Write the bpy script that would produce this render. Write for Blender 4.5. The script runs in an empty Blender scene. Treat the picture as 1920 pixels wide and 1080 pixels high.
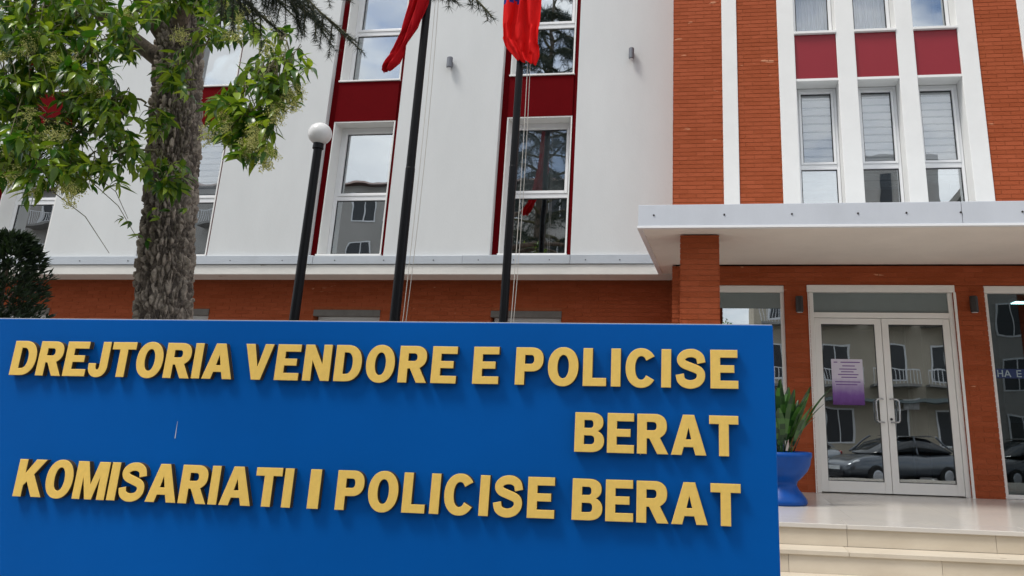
import bpy, math, random
import numpy as np
from mathutils import Vector, Matrix, noise
rng = random.Random(7)
S = bpy.context.scene
COL = S.collection
PI = math.pi

# ------------------------------------------------------------------ camera
F_PX, PP = 1500.0, (1157.88, 345.08)
ROT = np.array([[0.99083367, -0.01492253, -0.13426078],
                [0.13284925, 0.28781306, 0.9484275],
                [0.02448906, -0.95757034, 0.28715732]])
EYE = np.array([0.0, 0.0, 1.6])
cam_d = bpy.data.cameras.new('camera')
cam = bpy.data.objects.new('camera', cam_d)
COL.objects.link(cam)
cam_d.lens = F_PX / 1920 * 36
cam_d.sensor_width = 36
cam_d.shift_x = (960 - PP[0]) / 1920
cam_d.shift_y = (PP[1] - 540) / 1920
cam_d.clip_end = 600
M4 = Matrix.Identity(4)
for i in range(3):
    M4[i][0] = ROT[i][0]; M4[i][1] = -ROT[i][1]; M4[i][2] = -ROT[i][2]; M4[i][3] = EYE[i]
cam.matrix_world = M4
S.camera = cam

# ------------------------------------------------------------------ sky, sun, exposure
SUN_EL, SUN_AZ = math.radians(58), math.radians(-126)      # azimuth measured clockwise from +Y
world = bpy.data.worlds.new('World'); S.world = world; world.use_nodes = True
wn = world.node_tree; wn.nodes.clear()
def wnode(t, **k):
    n = wn.nodes.new(t)
    for a, b in k.items(): setattr(n, a, b)
    return n
wo = wnode('ShaderNodeOutputWorld'); bg = wnode('ShaderNodeBackground')
sky = wnode('ShaderNodeTexSky', sky_type='NISHITA', sun_disc=False)
sky.sun_elevation = SUN_EL; sky.sun_rotation = SUN_AZ; sky.air_density = 1.0; sky.dust_density = 1.5
tc = wnode('ShaderNodeTexCoord'); mp = wnode('ShaderNodeMapping'); mp.inputs['Scale'].default_value = (1.6, 1.6, 4.2)
nz = wnode('ShaderNodeTexNoise'); nz.inputs['Scale'].default_value = 1.7; nz.inputs['Detail'].default_value = 7; nz.inputs['Roughness'].default_value = .58
rp = wnode('ShaderNodeValToRGB'); rp.color_ramp.elements[0].position = .36; rp.color_ramp.elements[1].position = .52
nz2 = wnode('ShaderNodeTexNoise'); nz2.inputs['Scale'].default_value = 3.1; nz2.inputs['Detail'].default_value = 6
cc = wnode('ShaderNodeValToRGB'); cc.color_ramp.elements[0].position = .3; cc.color_ramp.elements[1].position = .7
cc.color_ramp.elements[0].color = (.60, .63, .68, 1); cc.color_ramp.elements[1].color = (1, 1, 1, 1)
cs = wnode('ShaderNodeVectorMath', operation='SCALE'); cs.inputs['Scale'].default_value = 10.0
mx = wnode('ShaderNodeMix', data_type='RGBA')
L = wn.links.new
L(tc.outputs['Generated'], mp.inputs['Vector']); L(mp.outputs[0], nz.inputs['Vector']); L(mp.outputs[0], nz2.inputs['Vector'])
L(nz.outputs['Fac'], rp.inputs['Fac']); L(nz2.outputs['Fac'], cc.inputs['Fac']); L(cc.outputs['Color'], cs.inputs[0])
L(rp.outputs['Color'], mx.inputs['Factor']); L(sky.outputs[0], mx.inputs[6]); L(cs.outputs[0], mx.inputs[7])
L(mx.outputs[2], bg.inputs['Color']); bg.inputs['Strength'].default_value = .085; L(bg.outputs[0], wo.inputs['Surface'])

sun_d = bpy.data.lights.new('sun', 'SUN'); sun_d.energy = 1.5; sun_d.angle = math.radians(16); sun_d.color = (1, .96, .9)
sun = bpy.data.objects.new('sun', sun_d); COL.objects.link(sun)
sdir = Vector((math.sin(SUN_AZ) * math.cos(SUN_EL), math.cos(SUN_AZ) * math.cos(SUN_EL), math.sin(SUN_EL)))
sun.rotation_euler = sdir.to_track_quat('Z', 'Y').to_euler(); sun.location = sdir * 60
S.view_settings.view_transform = 'Standard'; S.view_settings.look = 'None'
S.view_settings.gamma = 1.0; S.view_settings.use_curve_mapping = False
S.view_settings.exposure = 0.90
S.cycles.max_bounces = 8; S.cycles.transparent_max_bounces = 24; S.cycles.use_denoising = True

# ------------------------------------------------------------------ photo pixel -> point on a known plane
def ray(u, v):
    return ROT @ np.array([u - PP[0], v - PP[1], F_PX])
def onY(u, v, y):
    r = ray(u, v); p = EYE + r * (y / r[1]); return Vector(p)
def onZ(u, v, z):
    r = ray(u, v); p = EYE + r * ((z - EYE[2]) / r[2]); return Vector(p)

# ------------------------------------------------------------------ materials
MATS = {}
def mat(name, color, rough=.6, metal=0.0, spec=.5, var=0.0, scale=4.0, bump=0.0, bscale=60.0, coat=0.0, island=0.0, stretch=(1, 1, 1), dark=None, speck=None):
    m = bpy.data.materials.new(name); m.use_nodes = True
    nt = m.node_tree; b = nt.nodes['Principled BSDF']; lk = nt.links.new
    b.inputs['Roughness'].default_value = rough; b.inputs['Metallic'].default_value = metal
    b.inputs['Specular IOR Level'].default_value = spec
    b.inputs['Coat Weight'].default_value = coat; b.inputs['Coat Roughness'].default_value = .1
    tcn = nt.nodes.new('ShaderNodeTexCoord'); mpn = nt.nodes.new('ShaderNodeMapping'); mpn.inputs['Scale'].default_value = stretch
    lk(tcn.outputs['Object'], mpn.inputs['Vector'])
    c = None
    if var > 0 or island > 0:
        n = nt.nodes.new('ShaderNodeTexNoise'); n.inputs['Scale'].default_value = scale; n.inputs['Detail'].default_value = 6; n.inputs['Roughness'].default_value = .65
        lk(mpn.outputs[0], n.inputs['Vector'])
        r = nt.nodes.new('ShaderNodeMapRange'); r.inputs['From Min'].default_value = .3; r.inputs['From Max'].default_value = .7
        r.inputs['To Min'].default_value = 1 - var; r.inputs['To Max'].default_value = 1 + var
        lk(n.outputs['Fac'], r.inputs['Value']); val = r.outputs[0]
        if island > 0:
            g = nt.nodes.new('ShaderNodeNewGeometry'); oi = nt.nodes.new('ShaderNodeObjectInfo')
            ad = nt.nodes.new('ShaderNodeMath'); ad.operation = 'ADD'; lk(g.outputs['Random Per Island'], ad.inputs[0]); lk(oi.outputs['Random'], ad.inputs[1])
            fr = nt.nodes.new('ShaderNodeMath'); fr.operation = 'FRACT'; lk(ad.outputs[0], fr.inputs[0])
            r2 = nt.nodes.new('ShaderNodeMapRange'); r2.inputs['To Min'].default_value = 1 - island; r2.inputs['To Max'].default_value = 1 + island
            lk(fr.outputs[0], r2.inputs['Value'])
            mu = nt.nodes.new('ShaderNodeMath'); mu.operation = 'MULTIPLY'; lk(val, mu.inputs[0]); lk(r2.outputs[0], mu.inputs[1]); val = mu.outputs[0]
        if dark is not None:
            mxn = nt.nodes.new('ShaderNodeMix'); mxn.data_type = 'RGBA'
            mxn.inputs[6].default_value = (*dark, 1); mxn.inputs[7].default_value = (*color, 1)
            r3 = nt.nodes.new('ShaderNodeMapRange'); r3.inputs['From Min'].default_value = 1 - var - island; r3.inputs['From Max'].default_value = 1 + var + island
            lk(val, r3.inputs['Value']); lk(r3.outputs[0], mxn.inputs['Factor']); c = mxn.outputs[2]
        else:
            vm = nt.nodes.new('ShaderNodeVectorMath'); vm.operation = 'SCALE'; vm.inputs[0].default_value = color
            lk(val, vm.inputs['Scale']); c = vm.outputs[0]
    if speck is not None:                       # sparse small marks: (colour, scale, threshold)
        sc, ss, th = speck
        vo = nt.nodes.new('ShaderNodeTexNoise'); vo.inputs['Scale'].default_value = ss; vo.inputs['Detail'].default_value = 3
        lk(mpn.outputs[0], vo.inputs['Vector'])
        rr = nt.nodes.new('ShaderNodeMapRange'); rr.inputs['From Min'].default_value = th; rr.inputs['From Max'].default_value = th + .03
        lk(vo.outputs['Fac'], rr.inputs['Value'])
        ms = nt.nodes.new('ShaderNodeMix'); ms.data_type = 'RGBA'; ms.inputs[7].default_value = (*sc, 1)
        if c is None: ms.inputs[6].default_value = (*color, 1)
        else: lk(c, ms.inputs[6])
        lk(rr.outputs[0], ms.inputs['Factor']); c = ms.outputs[2]
    if c is None: b.inputs['Base Color'].default_value = (*color, 1)
    else: lk(c, b.inputs['Base Color'])
    if bump > 0:
        n2 = nt.nodes.new('ShaderNodeTexNoise'); n2.inputs['Scale'].default_value = bscale; n2.inputs['Detail'].default_value = 5
        lk(mpn.outputs[0], n2.inputs['Vector'])
        bp = nt.nodes.new('ShaderNodeBump'); bp.inputs['Strength'].default_value = bump; bp.inputs['Distance'].default_value = .01
        lk(n2.outputs['Fac'], bp.inputs['Height']); lk(bp.outputs[0], b.inputs['Normal'])
    MATS[name] = m
    return m

mat('white_plaster', (.625, .645, .645), .85, var=.05, scale=.9, bump=.16, bscale=60, spec=.25, stretch=(1, 1, .35), speck=((.66, .67, .66), 1.3, .66))
mat('white_paint', (.78, .78, .76), .55, var=.03, scale=3, bump=.05, bscale=90)
mat('ledge_paint', (.68, .67, .63), .7, var=.07, scale=2.3, bump=.08, stretch=(1, 1, 3), speck=((.28, .24, .18), 2.4, .70))
mat('zinc', (.50, .54, .58), .38, metal=.25, var=.06, scale=2)
mat('fascia_panel', (.58, .61, .66), .30, var=.05, scale=2.2, spec=.5, bump=.35, bscale=2.2, stretch=(1, 1, .5))
mat('soffit_paint', (.80, .74, .67), .8, var=.05, scale=1.4)
mat('brick', (.40, .090, .033), .8, var=.10, scale=7, island=.13, bump=.3, bscale=55, dark=(.30, .060, .016), speck=((.60, .27, .15), 6, .71), stretch=(.5, .5, 1.6), spec=.25)
mat('mortar', (.36, .10, .042), .95, spec=.1, var=.15, scale=18, bump=.3)
mat('red_paint', (.115, .002, .004), .7, spec=.03, var=.06, scale=3, bump=.05)
mat('red_panel', (.25, .012, .022), .4, spec=.35, var=.03, scale=2)
mat('upvc', (.83, .84, .85), .3, spec=.5)
mat('door_paint', (.86, .85, .81), .35, var=.03, scale=3)
mat('dark_gasket', (.02, .021, .023), .5)
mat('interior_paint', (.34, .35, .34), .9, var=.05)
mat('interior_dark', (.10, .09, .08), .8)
mat('interior_brown', (.13, .06, .03), .6, var=.2, scale=5, stretch=(1, 1, .2))
mat('blind_fabric', (.90, .90, .91), .8, spec=.2)
mat('blind_sheer', (.42, .45, .49), .8, spec=.2)
mat('grey_blind', (.20, .24, .24), .8, var=.05)
mat('curtain', (.74, .78, .86), .85, spec=.2)
mat('sign_blue', (.0, .103, .42), .42, var=.05, scale=1.2, bump=.02, bscale=8, spec=.10, speck=((.16, .36, .62), 24, .80))
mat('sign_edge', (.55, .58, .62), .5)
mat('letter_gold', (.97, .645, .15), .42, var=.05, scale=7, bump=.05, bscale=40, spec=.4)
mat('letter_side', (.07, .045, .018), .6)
mat('black_paint', (.005, .0055, .007), .40, spec=.16, var=.2, scale=6)
mat('globe', (.68, .68, .67), .25)
mat('rope', (.55, .53, .48), .9)
mat('flag_blue', (.015, .02, .18), .7, spec=.2)
mat('lamp_grey', (.17, .18, .20), .4, metal=.5)
mat('lamp_dark', (.04, .035, .033), .45, metal=.3)
mat('marble', (.68, .61, .50), .32, var=.14, scale=3.2, bump=.02, dark=(.50, .43, .33), island=.10, speck=((.2, .15, .1), 6.5, .735), stretch=(.5, 1, 1))
mat('marble_floor', (.63, .585, .52), .20, var=.08, scale=2.5, dark=(.56, .53, .49), island=.04, spec=.5)
mat('lintel_grey', (.16, .15, .135), .8, var=.15, scale=6)
mat('grout', (.26, .22, .17), .9)
mat('chrome', (.55, .56, .57), .2, metal=1.0)
mat('urn_blue', (.0, .055, .27), .38, spec=.25, var=.12, scale=5, bump=.08, bscale=25)
mat('soil', (.03, .02, .014), .95, var=.3, scale=30, bump=.5)
mat('poster_ink', (.16, .05, .28), .6)
mat('navy', (.01, .03, .11), .5)
mat('sticker_white', (.34, .43, .46), .6)
mat('asphalt', (.055, .055, .058), .9, var=.2, scale=12, bump=.4, bscale=140)
mat('paving', (.21, .20, .185), .85, var=.15, scale=6, bump=.2)
mat('kerb', (.33, .32, .30), .85, var=.1)
mat('marking', (.7, .7, .68), .7, var=.1)
mat('bark', (.20, .155, .115), .95, var=.45, scale=16, bump=.7, bscale=80, dark=(.035, .028, .022), stretch=(1, 1, .45))
mat('twig', (.13, .12, .06), .9, var=.2, scale=20)
mat('berry', (.62, .60, .20), .55, island=.25, var=.05)
mat('stem_green', (.27, .32, .09), .7)
mat('opposite_wall', (.42, .40, .37), .9, var=.08, scale=.6)
mat('opposite_wall_b', (.52, .46, .36), .9, var=.08, scale=.6)
mat('opposite_dark', (.03, .033, .038), .3)
mat('roof_tile', (.16, .09, .07), .85, var=.2, scale=3)
mat('car_grey', (.10, .115, .135), .25, metal=.5, coat=1)
mat('car_silver', (.42, .44, .46), .28, metal=.6, coat=1)
mat('car_dark', (.035, .04, .05), .25, metal=.4, coat=1)
mat('car_glass', (.012, .016, .02), .06, spec=.8)
mat('tyre', (.018, .018, .018), .9)
mat('rim', (.5, .5, .52), .3, metal=.9)
mat('lens_white', (.75, .78, .8), .12, spec=.8)
mat('lens_red', (.35, .01, .01), .2)

def bark_mat():
    m = bpy.data.materials.new('bark_plates'); m.use_nodes = True; nt = m.node_tree; b = nt.nodes['Principled BSDF']; lk = nt.links.new
    at = nt.nodes.new('ShaderNodeAttribute'); at.attribute_name = 'tone'
    t = nt.nodes.new('ShaderNodeTexCoord'); n = nt.nodes.new('ShaderNodeTexNoise'); n.inputs['Scale'].default_value = 28; n.inputs['Detail'].default_value = 6; n.inputs['Roughness'].default_value = .7
    lk(t.outputs['Object'], n.inputs['Vector'])
    ad = nt.nodes.new('ShaderNodeMath'); ad.operation = 'MULTIPLY_ADD'; ad.inputs[1].default_value = .45; lk(at.outputs['Fac'], ad.inputs[0]); lk(n.outputs['Fac'], ad.inputs[2])
    r = nt.nodes.new('ShaderNodeValToRGB'); e = r.color_ramp.elements
    e[0].position = .38; e[0].color = (.018, .014, .011, 1); e[1].position = .98; e[1].color = (.34, .29, .235, 1); k = e.new(.66); k.color = (.11, .088, .07, 1)
    lk(ad.outputs[0], r.inputs['Fac']); lk(r.outputs[0], b.inputs['Base Color']); b.inputs['Roughness'].default_value = .95
    bp = nt.nodes.new('ShaderNodeBump'); bp.inputs['Strength'].default_value = .6; bp.inputs['Distance'].default_value = .01; lk(n.outputs['Fac'], bp.inputs['Height']); lk(bp.outputs[0], b.inputs['Normal'])
    MATS['bark_plates'] = m
bark_mat()
def leaf_mat(name, c0, c1, rough=.38, trans=.25):
    m = bpy.data.materials.new(name); m.use_nodes = True; nt = m.node_tree; lk = nt.links.new
    b = nt.nodes['Principled BSDF']; out = nt.nodes['Material Output']
    g = nt.nodes.new('ShaderNodeNewGeometry'); oi = nt.nodes.new('ShaderNodeObjectInfo')
    ad = nt.nodes.new('ShaderNodeMath'); ad.operation = 'ADD'; lk(g.outputs['Random Per Island'], ad.inputs[0]); lk(oi.outputs['Random'], ad.inputs[1])
    fr = nt.nodes.new('ShaderNodeMath'); fr.operation = 'FRACT'; lk(ad.outputs[0], fr.inputs[0])
    mxn = nt.nodes.new('ShaderNodeMix'); mxn.data_type = 'RGBA'; mxn.inputs[6].default_value = (*c0, 1); mxn.inputs[7].default_value = (*c1, 1)
    pw = nt.nodes.new('ShaderNodeMath'); pw.operation = 'POWER'; pw.inputs[1].default_value = 1.8; lk(fr.outputs[0], pw.inputs[0])
    lk(pw.outputs[0], mxn.inputs['Factor']); lk(mxn.outputs[2], b.inputs['Base Color']); b.inputs['Roughness'].default_value = rough
    b.inputs['Specular IOR Level'].default_value = .5
    t = nt.nodes.new('ShaderNodeBsdfTranslucent'); vm = nt.nodes.new('ShaderNodeVectorMath'); vm.operation = 'MULTIPLY'; vm.inputs[1].default_value = (1.6, 1.5, .5)
    lk(mxn.outputs[2], vm.inputs[0]); lk(vm.outputs[0], t.inputs['Color'])
    ms = nt.nodes.new('ShaderNodeMixShader'); ms.inputs[0].default_value = trans
    lk(b.outputs[0], ms.inputs[1]); lk(t.outputs[0], ms.inputs[2]); lk(ms.outputs[0], out.inputs['Surface'])
    MATS[name] = m
leaf_mat('leaf', (.026, .10, .010), (.30, .42, .045), .28, .3)
def cloth_mat(name, c):
    leaf_mat(name, c, c, .8, .35)
    MATS[name].node_tree.nodes['Principled BSDF'].inputs['Specular IOR Level'].default_value = .15
    for n in MATS[name].node_tree.nodes:
        if n.type == 'VECT_MATH': n.inputs[1].default_value = (1.2, 1, 1)
cloth_mat('flag_red', (.78, .016, .016)); cloth_mat('flag_dark_red', (.55, .010, .018))
leaf_mat('plant_leaf', (.006, .032, .007), (.06, .17, .03), .3, .15)
leaf_mat('cedar_needle', (.010, .022, .014), (.035, .055, .03), .6, .1)
leaf_mat('thuja', (.010, .026, .012), (.03, .06, .02), .6, .12)

def glass_mat(name, tint, base, rough=.0, wob=.0):
    m = bpy.data.materials.new(name); m.use_nodes = True; nt = m.node_tree; lk = nt.links.new
    nt.nodes.remove(nt.nodes['Principled BSDF']); out = nt.nodes['Material Output']
    tr = nt.nodes.new('ShaderNodeBsdfTransparent'); tr.inputs['Color'].default_value = (*tint, 1)
    gl = nt.nodes.new('ShaderNodeBsdfGlossy'); gl.inputs['Roughness'].default_value = rough; gl.inputs['Color'].default_value = (.93, .97, 1, 1)
    fz = nt.nodes.new('ShaderNodeFresnel'); fz.inputs['IOR'].default_value = 1.5
    r = nt.nodes.new('ShaderNodeMapRange'); r.inputs['To Min'].default_value = base; r.inputs['To Max'].default_value = 1.0
    lk(fz.outputs[0], r.inputs['Value'])
    if wob > 0:
        t = nt.nodes.new('ShaderNodeTexCoord'); n = nt.nodes.new('ShaderNodeTexNoise'); n.inputs['Scale'].default_value = 2.2; n.inputs['Detail'].default_value = 1
        lk(t.outputs['Object'], n.inputs['Vector'])
        bp = nt.nodes.new('ShaderNodeBump'); bp.inputs['Strength'].default_value = wob; bp.inputs['Distance'].default_value = .02
        lk(n.outputs['Fac'], bp.inputs['Height']); lk(bp.outputs[0], gl.inputs['Normal'])
    ms = nt.nodes.new('ShaderNodeMixShader'); lk(r.outputs[0], ms.inputs[0]); lk(tr.outputs[0], ms.inputs[1]); lk(gl.outputs[0], ms.inputs[2])
    lk(ms.outputs[0], out.inputs['Surface']); MATS[name] = m
glass_mat('window_glass', (.60, .66, .68), .40, wob=.05)
glass_mat('clear_glass', (.97, .98, .985), .10, wob=.05)
glass_mat('door_glass', (.66, .70, .68), .30, wob=.045)
glass_mat('teal_glass', (.30, .45, .46), .10, wob=.04)

# ------------------------------------------------------------------ object helpers
class MB:
    def __init__(s): s.v = []; s.f = []; s.m = []
    def quad(s, a, b, c, d, mi=0):
        n = len(s.v); s.v += [a, b, c, d]; s.f.append((n, n+1, n+2, n+3)); s.m.append(mi); return s
    def tri(s, a, b, c, mi=0):
        n = len(s.v); s.v += [a, b, c]; s.f.append((n, n+1, n+2)); s.m.append(mi)
    def box(s, x0, x1, y0, y1, z0, z1, mi=0, skip=''):
        n = len(s.v)
        s.v += [(x0,y0,z0),(x1,y0,z0),(x1,y1,z0),(x0,y1,z0),(x0,y0,z1),(x1,y0,z1),(x1,y1,z1),(x0,y1,z1)]
        F = {'b':(0,3,2,1),'t':(4,5,6,7),'f':(0,1,5,4),'r':(1,2,6,5),'k':(2,3,7,6),'l':(3,0,4,7)}
        for k, q in F.items():
            if k not in skip: s.f.append(tuple(n+i for i in q)); s.m.append(mi)
        return s
    def tube(s, pts, rad, seg=8, mi=0, cap=True):
        pts = [Vector(p) for p in pts]; n0 = len(s.v); N = len(pts)
        up = Vector((0, 0, 1))
        for i, p in enumerate(pts):
            t = (pts[min(i+1, N-1)] - pts[max(i-1, 0)])
            t = t.normalized() if t.length > 1e-9 else Vector((0,0,1))
            a = t.cross(Vector((0, 1, 0)) if abs(t.y) < .9 else up).normalized(); b = t.cross(a)
            r = rad[i] if isinstance(rad, (list, tuple)) else rad
            for k in range(seg):
                an = 2*PI*k/seg; s.v.append(tuple(p + a*(r*math.cos(an)) + b*(r*math.sin(an))))
        for i in range(N-1):
            for k in range(seg):
                k2 = (k+1) % seg
                s.f.append((n0+i*seg+k, n0+i*seg+k2, n0+(i+1)*seg+k2, n0+(i+1)*seg+k)); s.m.append(mi)
        if cap:
            s.f.append(tuple(n0+k for k in reversed(range(seg)))); s.m.append(mi)
            s.f.append(tuple(n0+(N-1)*seg+k for k in range(seg))); s.m.append(mi)
        return s
    def lathe(s, prof, c=(0, 0, 0), seg=32, mi=0):
        n0 = len(s.v)
        for r, z in prof:
            for k in range(seg):
                an = 2*PI*k/seg; s.v.append((c[0]+r*math.cos(an), c[1]+r*math.sin(an), c[2]+z))
        for i in range(len(prof)-1):
            for k in range(seg):
                k2 = (k+1) % seg
                s.f.append((n0+i*seg+k, n0+i*seg+k2, n0+(i+1)*seg+k2, n0+(i+1)*seg+k)); s.m.append(mi)
        return s
    def frame(s, x0, x1, z0, z1, y0, y1, w, mi=0):       # rectangular frame in the XZ plane
        s.box(x0, x0+w, y0, y1, z0, z1, mi); s.box(x1-w, x1, y0, y1, z0, z1, mi)
        s.box(x0+w, x1-w, y0, y1, z1-w, z1, mi, 'lr'); s.box(x0+w, x1-w, y0, y1, z0, z0+w, mi, 'lr')
        return s
    def mesh(s, name, mats, smooth=False):
        me = bpy.data.meshes.new(name); me.from_pydata([tuple(v) for v in s.v], [], s.f)
        for m in mats: me.materials.append(MATS[m])
        me.polygons.foreach_set('material_index', s.m)
        if smooth: me.polygons.foreach_set('use_smooth', [True]*len(s.f))
        me.update(); return me
    def build(s, name, mats, parent=None, smooth=False, bevel=0.0, origin=None):
        if isinstance(mats, str): mats = [mats]
        if origin is None and s.v:
            a = np.array(s.v, dtype=float); origin = ((a[:,0].min()+a[:,0].max())/2, (a[:,1].min()+a[:,1].max())/2, a[:,2].min())
        # geometry stays in world coordinates when no parent offset is used
        o = bpy.data.objects.new(name, s.mesh(name, mats, smooth)); COL.objects.link(o)
        if parent is not None:
            o.parent = parent; o.matrix_parent_inverse = world_of(parent).inverted()
        if bevel > 0:
            md = o.modifiers.new('bevel', 'BEVEL'); md.width = bevel; md.segments = 2; md.limit_method = 'ANGLE'; md.angle_limit = .6
        return o
def world_of(o):
    m = Matrix.LocRotScale(o.location, o.rotation_euler, o.scale)
    if o.parent: m = world_of(o.parent) @ o.matrix_parent_inverse @ m
    return m
def tag(o, label=None, cat=None, group=None, kind=None):
    if label: o['label'] = label
    if cat: o['category'] = cat
    if group: o['group'] = group
    if kind: o['kind'] = kind
    return o
def empty(name, loc=(0, 0, 0), rz=0.0, parent=None):
    o = bpy.data.objects.new(name, None); COL.objects.link(o); o.location = loc; o.rotation_euler = (0, 0, rz); o.empty_display_size = .1
    if parent is not None:
        o.parent = parent; o.matrix_parent_inverse = world_of(parent).inverted()
    return o
def link_mesh(name, me, parent, mw):
    o = bpy.data.objects.new(name, me); COL.objects.link(o); o.parent = parent
    o.matrix_parent_inverse = world_of(parent).inverted() if parent else Matrix.Identity(4)
    loc, rot, sc = mw.decompose(); o.location = loc; o.rotation_mode = 'QUATERNION'; o.rotation_quaternion = rot; o.scale = sc
    return o
def cut(name, parent, mats, x0, x1, y0, y1, z0, z1, bevel=0.0, **k):
    return MB().box(x0, x1, y0, y1, z0, z1).build(name, mats, parent, bevel=bevel)

# ================================================================== THE SETTING
ZP, ZS, YD = .847, 3.69, 10.8            # porch level, soffit level, entrance wall plane
YW = 11.5                                # white wall plane
tag(MB().box(-150, 150, -150, 150, -.4, 0.0).build('ground', 'paving'), kind='structure')
tag(MB().box(-150, 150, -22, -3.2, .001, .004).build('road', 'asphalt'), kind='structure')
tag(MB().box(-60, 60, -3.2, -3.0, -.1, .12).build('kerb', 'kerb'), kind='structure')
for k in range(7):
    tag(MB().box(-10.5+k*2.9, -10.4+k*2.9, -9.0, -4.2, .0045, .0085).build('parking_marking', 'marking'), kind='structure')
# porch and stairs
steps = empty('entrance_steps', (2.2, 7, 0)); tag(steps, kind='structure')
RIS, TRD, YE = ZP/5, .285, 7.37
XS0, XS1 = -1.25, 5.65
MB().box(XS0, XS1, YE+.02, YD+.1, 0, ZP-.03).build('porch_core', 'grout', steps)
for i in range(1, 5):
    MB().box(XS0, XS1, YE-i*TRD+.02, YE-(i-1)*TRD+.019, 0, ZP-i*RIS-.034).build('step_core', 'grout', steps)
def runs(x0, x1, starts, first):
    xs = [x0]; x = first
    while x < x1 - .2:
        if x > x0 + .2: xs.append(x)
        x += starts
    xs.append(x1); return xs
for i in range(0, 5):
    zt = ZP - i*RIS; yf = YE - i*TRD
    xs = runs(XS0, XS1, 1.45, -1.2 + (i*.67) % 1.3)
    if i > 0:
        for a, b in zip(xs, xs[1:]):     # treads with a projecting nosing
            MB().box(a+.0015, b-.0015, yf-.022, yf+TRD-.003, zt-.036, zt + rng.uniform(-.0012, .0012)).build('tread_slab', 'marble', steps, bevel=.004)
    xs = runs(XS0, XS1, 1.17, [.95, 1.62, .4, 1.1, .2][i] - 2.34)
    for a, b in zip(xs, xs[1:]):
        MB().box(a+.0015, b-.0015, yf-.001 + rng.uniform(-.001, .001), yf+.019, zt-RIS+.001, zt-.037).build('riser_slab', 'marble', steps)
xs = runs(XS0, XS1, 1.45, -.5)
for a, b in zip(xs, xs[1:]):
    MB().box(a+.0015, b-.0015, YE-.024, YE+.33, ZP-.036, ZP).build('edge_slab', 'marble_floor', steps, bevel=.004)
xs = runs(XS0, XS1, .98, -.9); ys = [YE+.333, YE+1.3, YE+2.35, YD+.05]
for j in range(3):
    for a, b in zip(xs, xs[1:]):
        MB().box(a+.0006, b-.0006, ys[j]+.0006, ys[j+1]-.0006, ZP-.03, ZP-.0002 + rng.uniform(-.0003, .0002)).build('floor_slab', 'marble_floor', steps)

# ================================================================== THE BUILDING
B = empty('office_building', (-3, 13, 0))
tag(B, 'white plastered office building with red window bays, brick piers and canopy over its glass entrance', 'building')
def part(name, mats, x0, x1, y0, y1, z0, z1, parent=B, bevel=0.0):
    return MB().box(x0, x1, y0, y1, z0, z1).build(name, mats, parent, bevel=bevel)
BL, BH, GAP = .23, .053, .009
def brick_face(mb, a0, a1, z0, z1, plane, axis='x', holes=(), depth=.012, z_ref=0.0, sign=-1):
    """bricks proud of a mortar plane; axis x: face looks to -Y at y=plane; axis y: face looks to sign*X at x=plane"""
    r0 = int(math.floor((z0 - z_ref)/(BH+GAP))); r1 = int(math.ceil((z1 - z_ref)/(BH+GAP)))
    for r in range(r0, r1):
        b0 = max(z0+.001, z_ref + r*(BH+GAP) + GAP/2); b1 = min(z1-.001, z_ref + r*(BH+GAP) + GAP/2 + BH)
        if b1 - b0 < .012: continue
        x = a0 - (BL+GAP)*(.5 if r % 2 else 0) - .03
        while x < a1:
            c0 = max(a0, x+GAP/2); c1 = min(a1, x+GAP/2+BL); x += BL+GAP
            if c1 - c0 < .025: continue
            segs = [(c0, c1)]
            for (h0, h1, g0, g1) in holes:
                if b1 > g0 and b0 < g1:
                    ns = []
                    for (p, q) in segs:
                        if q <= h0 or p >= h1: ns.append((p, q)); continue
                        if p < h0 - .02: ns.append((p, h0))
                        if q > h1 + .02: ns.append((h1, q))
                    segs = ns
            d = depth*.45 + rng.uniform(-.0015, .001)
            for (p, q) in segs:
                if axis == 'x': mb.box(p, q, plane-d, plane+.004, b0, b1, 0, 'k')
                elif sign < 0: mb.box(plane-d, plane+.004, p, q, b0, b1, 0, 'r')
                else: mb.box(plane-.004, plane+d, p, q, b0, b1, 0, 'l')
def bricks(parent, faces):
    mb = MB()
    for f in faces: brick_face(mb, **f)
    o = mb.build('brick_courses', 'brick', parent); o['kind'] = 'stuff'; return o

STW = 1.24
STRIPS = [-12.33, -9.42, -6.48, -3.55]        # left edge of each window bay
ZW1, ZW1T, ZW2, ZW2T, ZTOP = 4.0, 6.23, 6.98, 9.22, 11.4
edges = [(-13.9, STRIPS[0])] + [(STRIPS[i]+STW, STRIPS[i+1]) for i in range(3)] + [(STRIPS[3]+STW, -.735)]
for a, b in edges:
    part('wall_panel', 'white_plaster', a, b, YW, YW+.4, 3.985, ZTOP, bevel=.006)
part('wall_panel', 'white_plaster', 5.056, 8.2, YW, YW+.4, 3.985, ZTOP)
# ledge with its metal flashing
led = part('ledge', 'ledge_paint', -14.0, -.76, YW-.03, YW+.45, ZS, 3.845, bevel=.008)
xsf = [-14.02, -11.6, -9.0, -6.35, -3.95, -2.3, -.757]
for i, (a, b) in enumerate(zip(xsf, xsf[1:])):
    MB().box(a, b-.004, YW-.055+.004*(i % 2), YW+.2, 3.85, 3.978+.004*(i % 3)).build('flashing', 'zinc', led, bevel=.003)
    for k in range(3):
        xx = a + (b-a)*(.15+.33*k)
        MB().box(xx-.007, xx+.007, YW-.058, YW-.05, 3.90, 3.914).build('screw', 'dark_gasket', led)

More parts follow.
